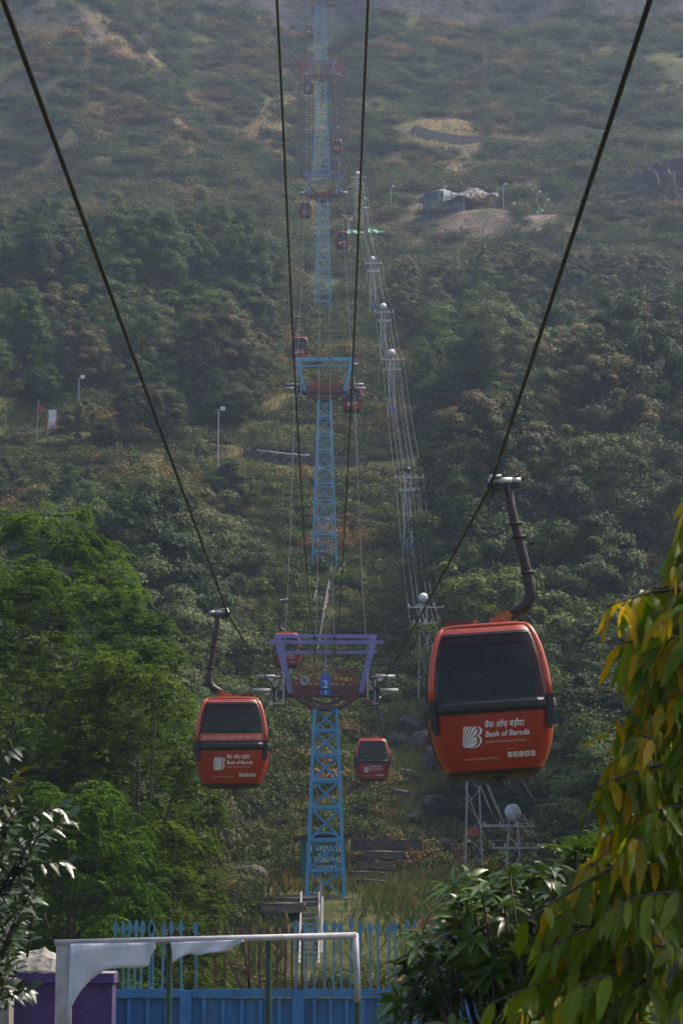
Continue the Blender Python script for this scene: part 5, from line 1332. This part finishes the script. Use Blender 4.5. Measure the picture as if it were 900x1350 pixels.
class Leafy:
    def __init__(s): s.P = []; s.D = []; s.U = []; s.L = []; s.W = []; s.v = []; s.t = []
    def add(s, P, D, U, L, Wd, v, t): s.P.append(P); s.D.append(D); s.U.append(U); s.L.append(L); s.W.append(Wd); s.v.append(v); s.t.append(t)
    def mesh(s, name, m, r, **k): return leaf_strips(np.array(s.P), np.array(s.D), np.array(s.U), np.array(s.L), np.array(s.W), m, name, s.v, s.t, r=r, **k)

# drooping-leaved tree at the right edge, about nine metres away
r = np.random.default_rng(17); AY = 9.0
at = thing('ashoka_tree', 'drooping long-leaved tree with yellow young leaves at the right edge', 'tree', (2.15, AY + .4, -4))
o0 = np.array(at.location)
lf = Leafy(); bm_ = MB()
bm_.tube([(0, 0, 0), (.02, 0, 2.5), (-.05, 0, 5.2), (0, 0, 7)], [.13, .11, .08, .03], 8)
def twig(a, b, n, yellow, lmin, lmax, thick=.006):
    mid = (a + b) / 2 + np.array([0, 0, .05]); pts = [(1 - t) ** 2 * a + 2 * t * (1 - t) * mid + t * t * b for t in np.linspace(0, 1, 7)]
    bm_.tube([Vector(q) for q in pts], [thick * (1 - .7 * k / 6) for k in range(7)], 5)
    for k in range(n):
        t = (k + r.random()) / n; i = min(int(t * 6), 5); q = t * 6 - i; p = pts[i] * (1 - q) + pts[i + 1] * q
        ax = unit(pts[i + 1] - pts[i]); sd = unit(np.cross(ax, [0, 0, 1.0])) * (1 if k % 2 else -1)
        D = sd * r.uniform(.2, 1.2) + ax * r.uniform(-.1, .8) + np.array([0, 0, -1]) * r.uniform(.45, 1.3) + r.normal(size=3) * .15
        L = r.uniform(lmin, lmax) * (1 - .25 * t); yl = r.random() < yellow * (.35 + .9 * t)
        lf.add(p, D, -ax * .3 + sd * r.uniform(.2, 1) + np.array([0, -.5, .3]) + r.normal(size=3) * .3, L, L * r.uniform(.25, .33), r.random(), (r.uniform(.35, .95) if yl else r.uniform(0, .05)))
BND = ([668, 700, 740, 775, 795, 830, 880, 930, 945, 965, 1000, 1040, 1080, 1130, 1180, 1205, 1240, 1265, 1290, 1320, 1360], [888, 884, 868, 838, 806, 796, 800, 806, 825, 792, 800, 766, 772, 762, 768, 700, 674, 700, 682, 655, 632])
for k in range(190):
    py = 668 + 700 * (k + r.random()) / 190; bd = float(np.interp(py, *BND)); u = r.random() ** 1.15; px = bd + 14 + (945 - bd) * u; dp = r.uniform(-.45, .55)
    b = np.array(W(px, py - 12, AY + dp)) - o0; a = b + np.array([r.uniform(.08, .28), r.normal() * .1, r.uniform(.0, .12)])
    up = py < 1000
    twig(a, b, r.integers(9, 15), (.6 if u < .25 else .14 if up else .06) * (1.0 if py < 1235 else .2), .1, .165)
for q in ((925, 780, 800, 800), (925, 850, 815, 850), (930, 930, 800, 968), (930, 1000, 775, 1045), (930, 1090, 690, 1215), (930, 1190, 745, 1262), (930, 1240, 650, 1322), (930, 1070, 840, 1100)):
    a, b = np.array(W(q[0], q[1], AY + .1)) - o0, np.array(W(q[2], q[3], AY - .2)) - o0; twig(a, b, 16, .25, .14, .2, .011)
tk = bm_.build('trunk', M['bark'], at, True); obj('foliage', lf.mesh('ashoka_foliage', LM['ashoka'], r, droop=.3, wave=.12, seg=7), at)

# mango bush in front of the gate's right end
r = np.random.default_rng(23); MY = 17.0
mo = W(700, 1350, MY); mt = thing('mango_tree', 'bushy mango tree with glossy whorled leaves before the right end of the gate', 'tree', (mo.x, MY, -4)); o0 = np.array(mt.location)
lf = Leafy(); bk = MB(); bk.tube([(.2, 0, 0), (.15, 0, 1.4), (.05, 0, 2.6), (0, 0, 3.3)], [.12, .1, .07, .03], 8)
cnt = 0
while cnt < 300:
    px, py = r.uniform(510, 850), r.uniform(1075, 1385)
    edge = np.interp(px, [505, 540, 560, 590, 640, 700, 760, 850], [1335, 1245, 1190, 1165, 1150, 1130, 1090, 1060])
    if py < edge: continue
    yy = r.uniform(-.7, .7); p = np.array(W(px, py, MY + yy)) - o0; cnt += 1
    s = Vector((r.uniform(-.1, .2), r.uniform(-.1, .1), r.uniform(1.6, 3.0))); v = Vector(p); bk.tube([s, s.lerp(v, .6) + Vector((0, 0, -.12)), v], [.022, .014, .006], 4)
    axis = unit(np.array([r.normal() * .5 + (px - 690) / 200, r.normal() * .5 - .25, 1.0])); br = r.random() < .06; v0 = r.uniform(.1, .6) + (.25 if r.random() < .25 else 0)
    n = r.integers(9, 15); e1 = unit(np.cross(axis, [0.3, 1, 0])); e2 = np.cross(axis, e1)
    for k in range(n):
        a = 6.28 * k / n + r.uniform(-.2, .2); D = (e1 * math.cos(a) + e2 * math.sin(a)) * r.uniform(.7, 1.1) + axis * r.uniform(.15, .8)
        L = r.uniform(.15, .25); lf.add(p - axis * r.uniform(0, .07), D, axis, L, L * r.uniform(.2, .27), float(np.clip(v0 + r.normal() * .12, 0, 1)), (r.uniform(.5, 1) if br and r.random() < .7 else 0))
bk.build('trunk', M['bark'], mt, True); obj('foliage', lf.mesh('mango_foliage', LM['mango'], r, droop=.4, wave=.05, seg=5), mt)

# glossy shrub at the bottom left
r = np.random.default_rng(29); SY = 14.0
so = W(5, 1350, SY); sh = thing('glossy_shrub', 'glossy small-leaved shrub at the bottom left corner', 'shrub', (so.x, SY, -4)); o0 = np.array(sh.location)
lf = Leafy(); bk = MB(); bk.tube([(0, 0, 0), (0, 0, 2), (0, 0, 3)], [.06, .04, .02], 6)
for k in range(95):
    px, py = r.uniform(-70, 60), r.uniform(995, 1300)
    lim = np.interp(py, [985, 1040, 1100, 1200, 1250, 1290, 1310], [22, 50, 62, 55, 48, 30, 10])
    if px > lim: px = r.uniform(-60, lim)
    b = np.array(W(px, py, SY + r.uniform(-.5, .5))) - o0; a = b + np.array([r.uniform(-.25, -.05), r.normal() * .1, -r.uniform(.15, .4)])
    bk.tube([Vector(a), Vector((a + b) / 2 + np.array([0, 0, .02])), Vector(b)], [.008, .006, .003], 4)
    yl = (px > 0 and 1015 < py < 1075 and r.random() < .35)
    for j in range(15):
        t = j / 14; p = a + (b - a) * t; ax = unit(b - a); an = j * 2.4; e1 = unit(np.cross(ax, [0, 1, .2])); e2 = np.cross(ax, e1)
        D = e1 * math.cos(an) + e2 * math.sin(an) + ax * .7; L = r.uniform(.06, .105); lf.add(p, D, ax + np.array([0, -.2, .5]), L, L * .42, r.random(), .8 * r.random() if yl else 0)
for (x0, y0, x1, y1) in ((40, 1110, 92, 1078), (40, 1140, 88, 1136), (30, 1080, 78, 1064), (0, 1305, 40, 1302), (0, 1318, 34, 1308), (0, 1000, 20, 986)):
    a, b = np.array(W(x0, y0, SY - .2)) - o0, np.array(W(x1, y1, SY - .3)) - o0; bk.tube([Vector(a), Vector(b)], [.006, .003], 4)
    for j in range(11):
        t = .2 + .8 * j / 10; ax = unit(b - a); e1 = unit(np.cross(ax, [0, 1, .2])); e2 = np.cross(ax, e1); an = j * 2.4
        L = r.uniform(.07, .11); lf.add(a + (b - a) * t, e1 * math.cos(an) + e2 * math.sin(an) + ax * .8, ax + np.array([0, -.2, .6]), L, L * .4, r.random(), 0)
bk.build('stem', M['bark'], sh, True); obj('foliage', lf.mesh('shrub_foliage', LM['gloss'], r, droop=.2, wave=.03, seg=4), sh)

# ------------------------------------------------------------------ haze in the air
hm = bpy.data.materials.new('haze'); hm.use_nodes = True; n = hm.node_tree.nodes; n.clear()
out = n.new('ShaderNodeOutputMaterial'); pv = n.new('ShaderNodeVolumePrincipled'); pv.inputs['Color'].default_value = (*HAZE_COLOR, 1); pv.inputs['Density'].default_value = HAZE_DENSITY; pv.inputs['Anisotropy'].default_value = .25
hm.node_tree.links.new(pv.outputs[0], out.inputs['Volume'])
zt = float(ground(_xs[None, :] + 0 * _ys[:, None], _ys[:, None] + 0 * _xs[None, :]).max()) + 12
hz = MB().box((0, 420, (zt - 9) / 2), (560, 990, zt + 9)).build('haze', hm); tag(hz, 'thin pale haze filling the air over the hillside', 'haze', kind='stuff')
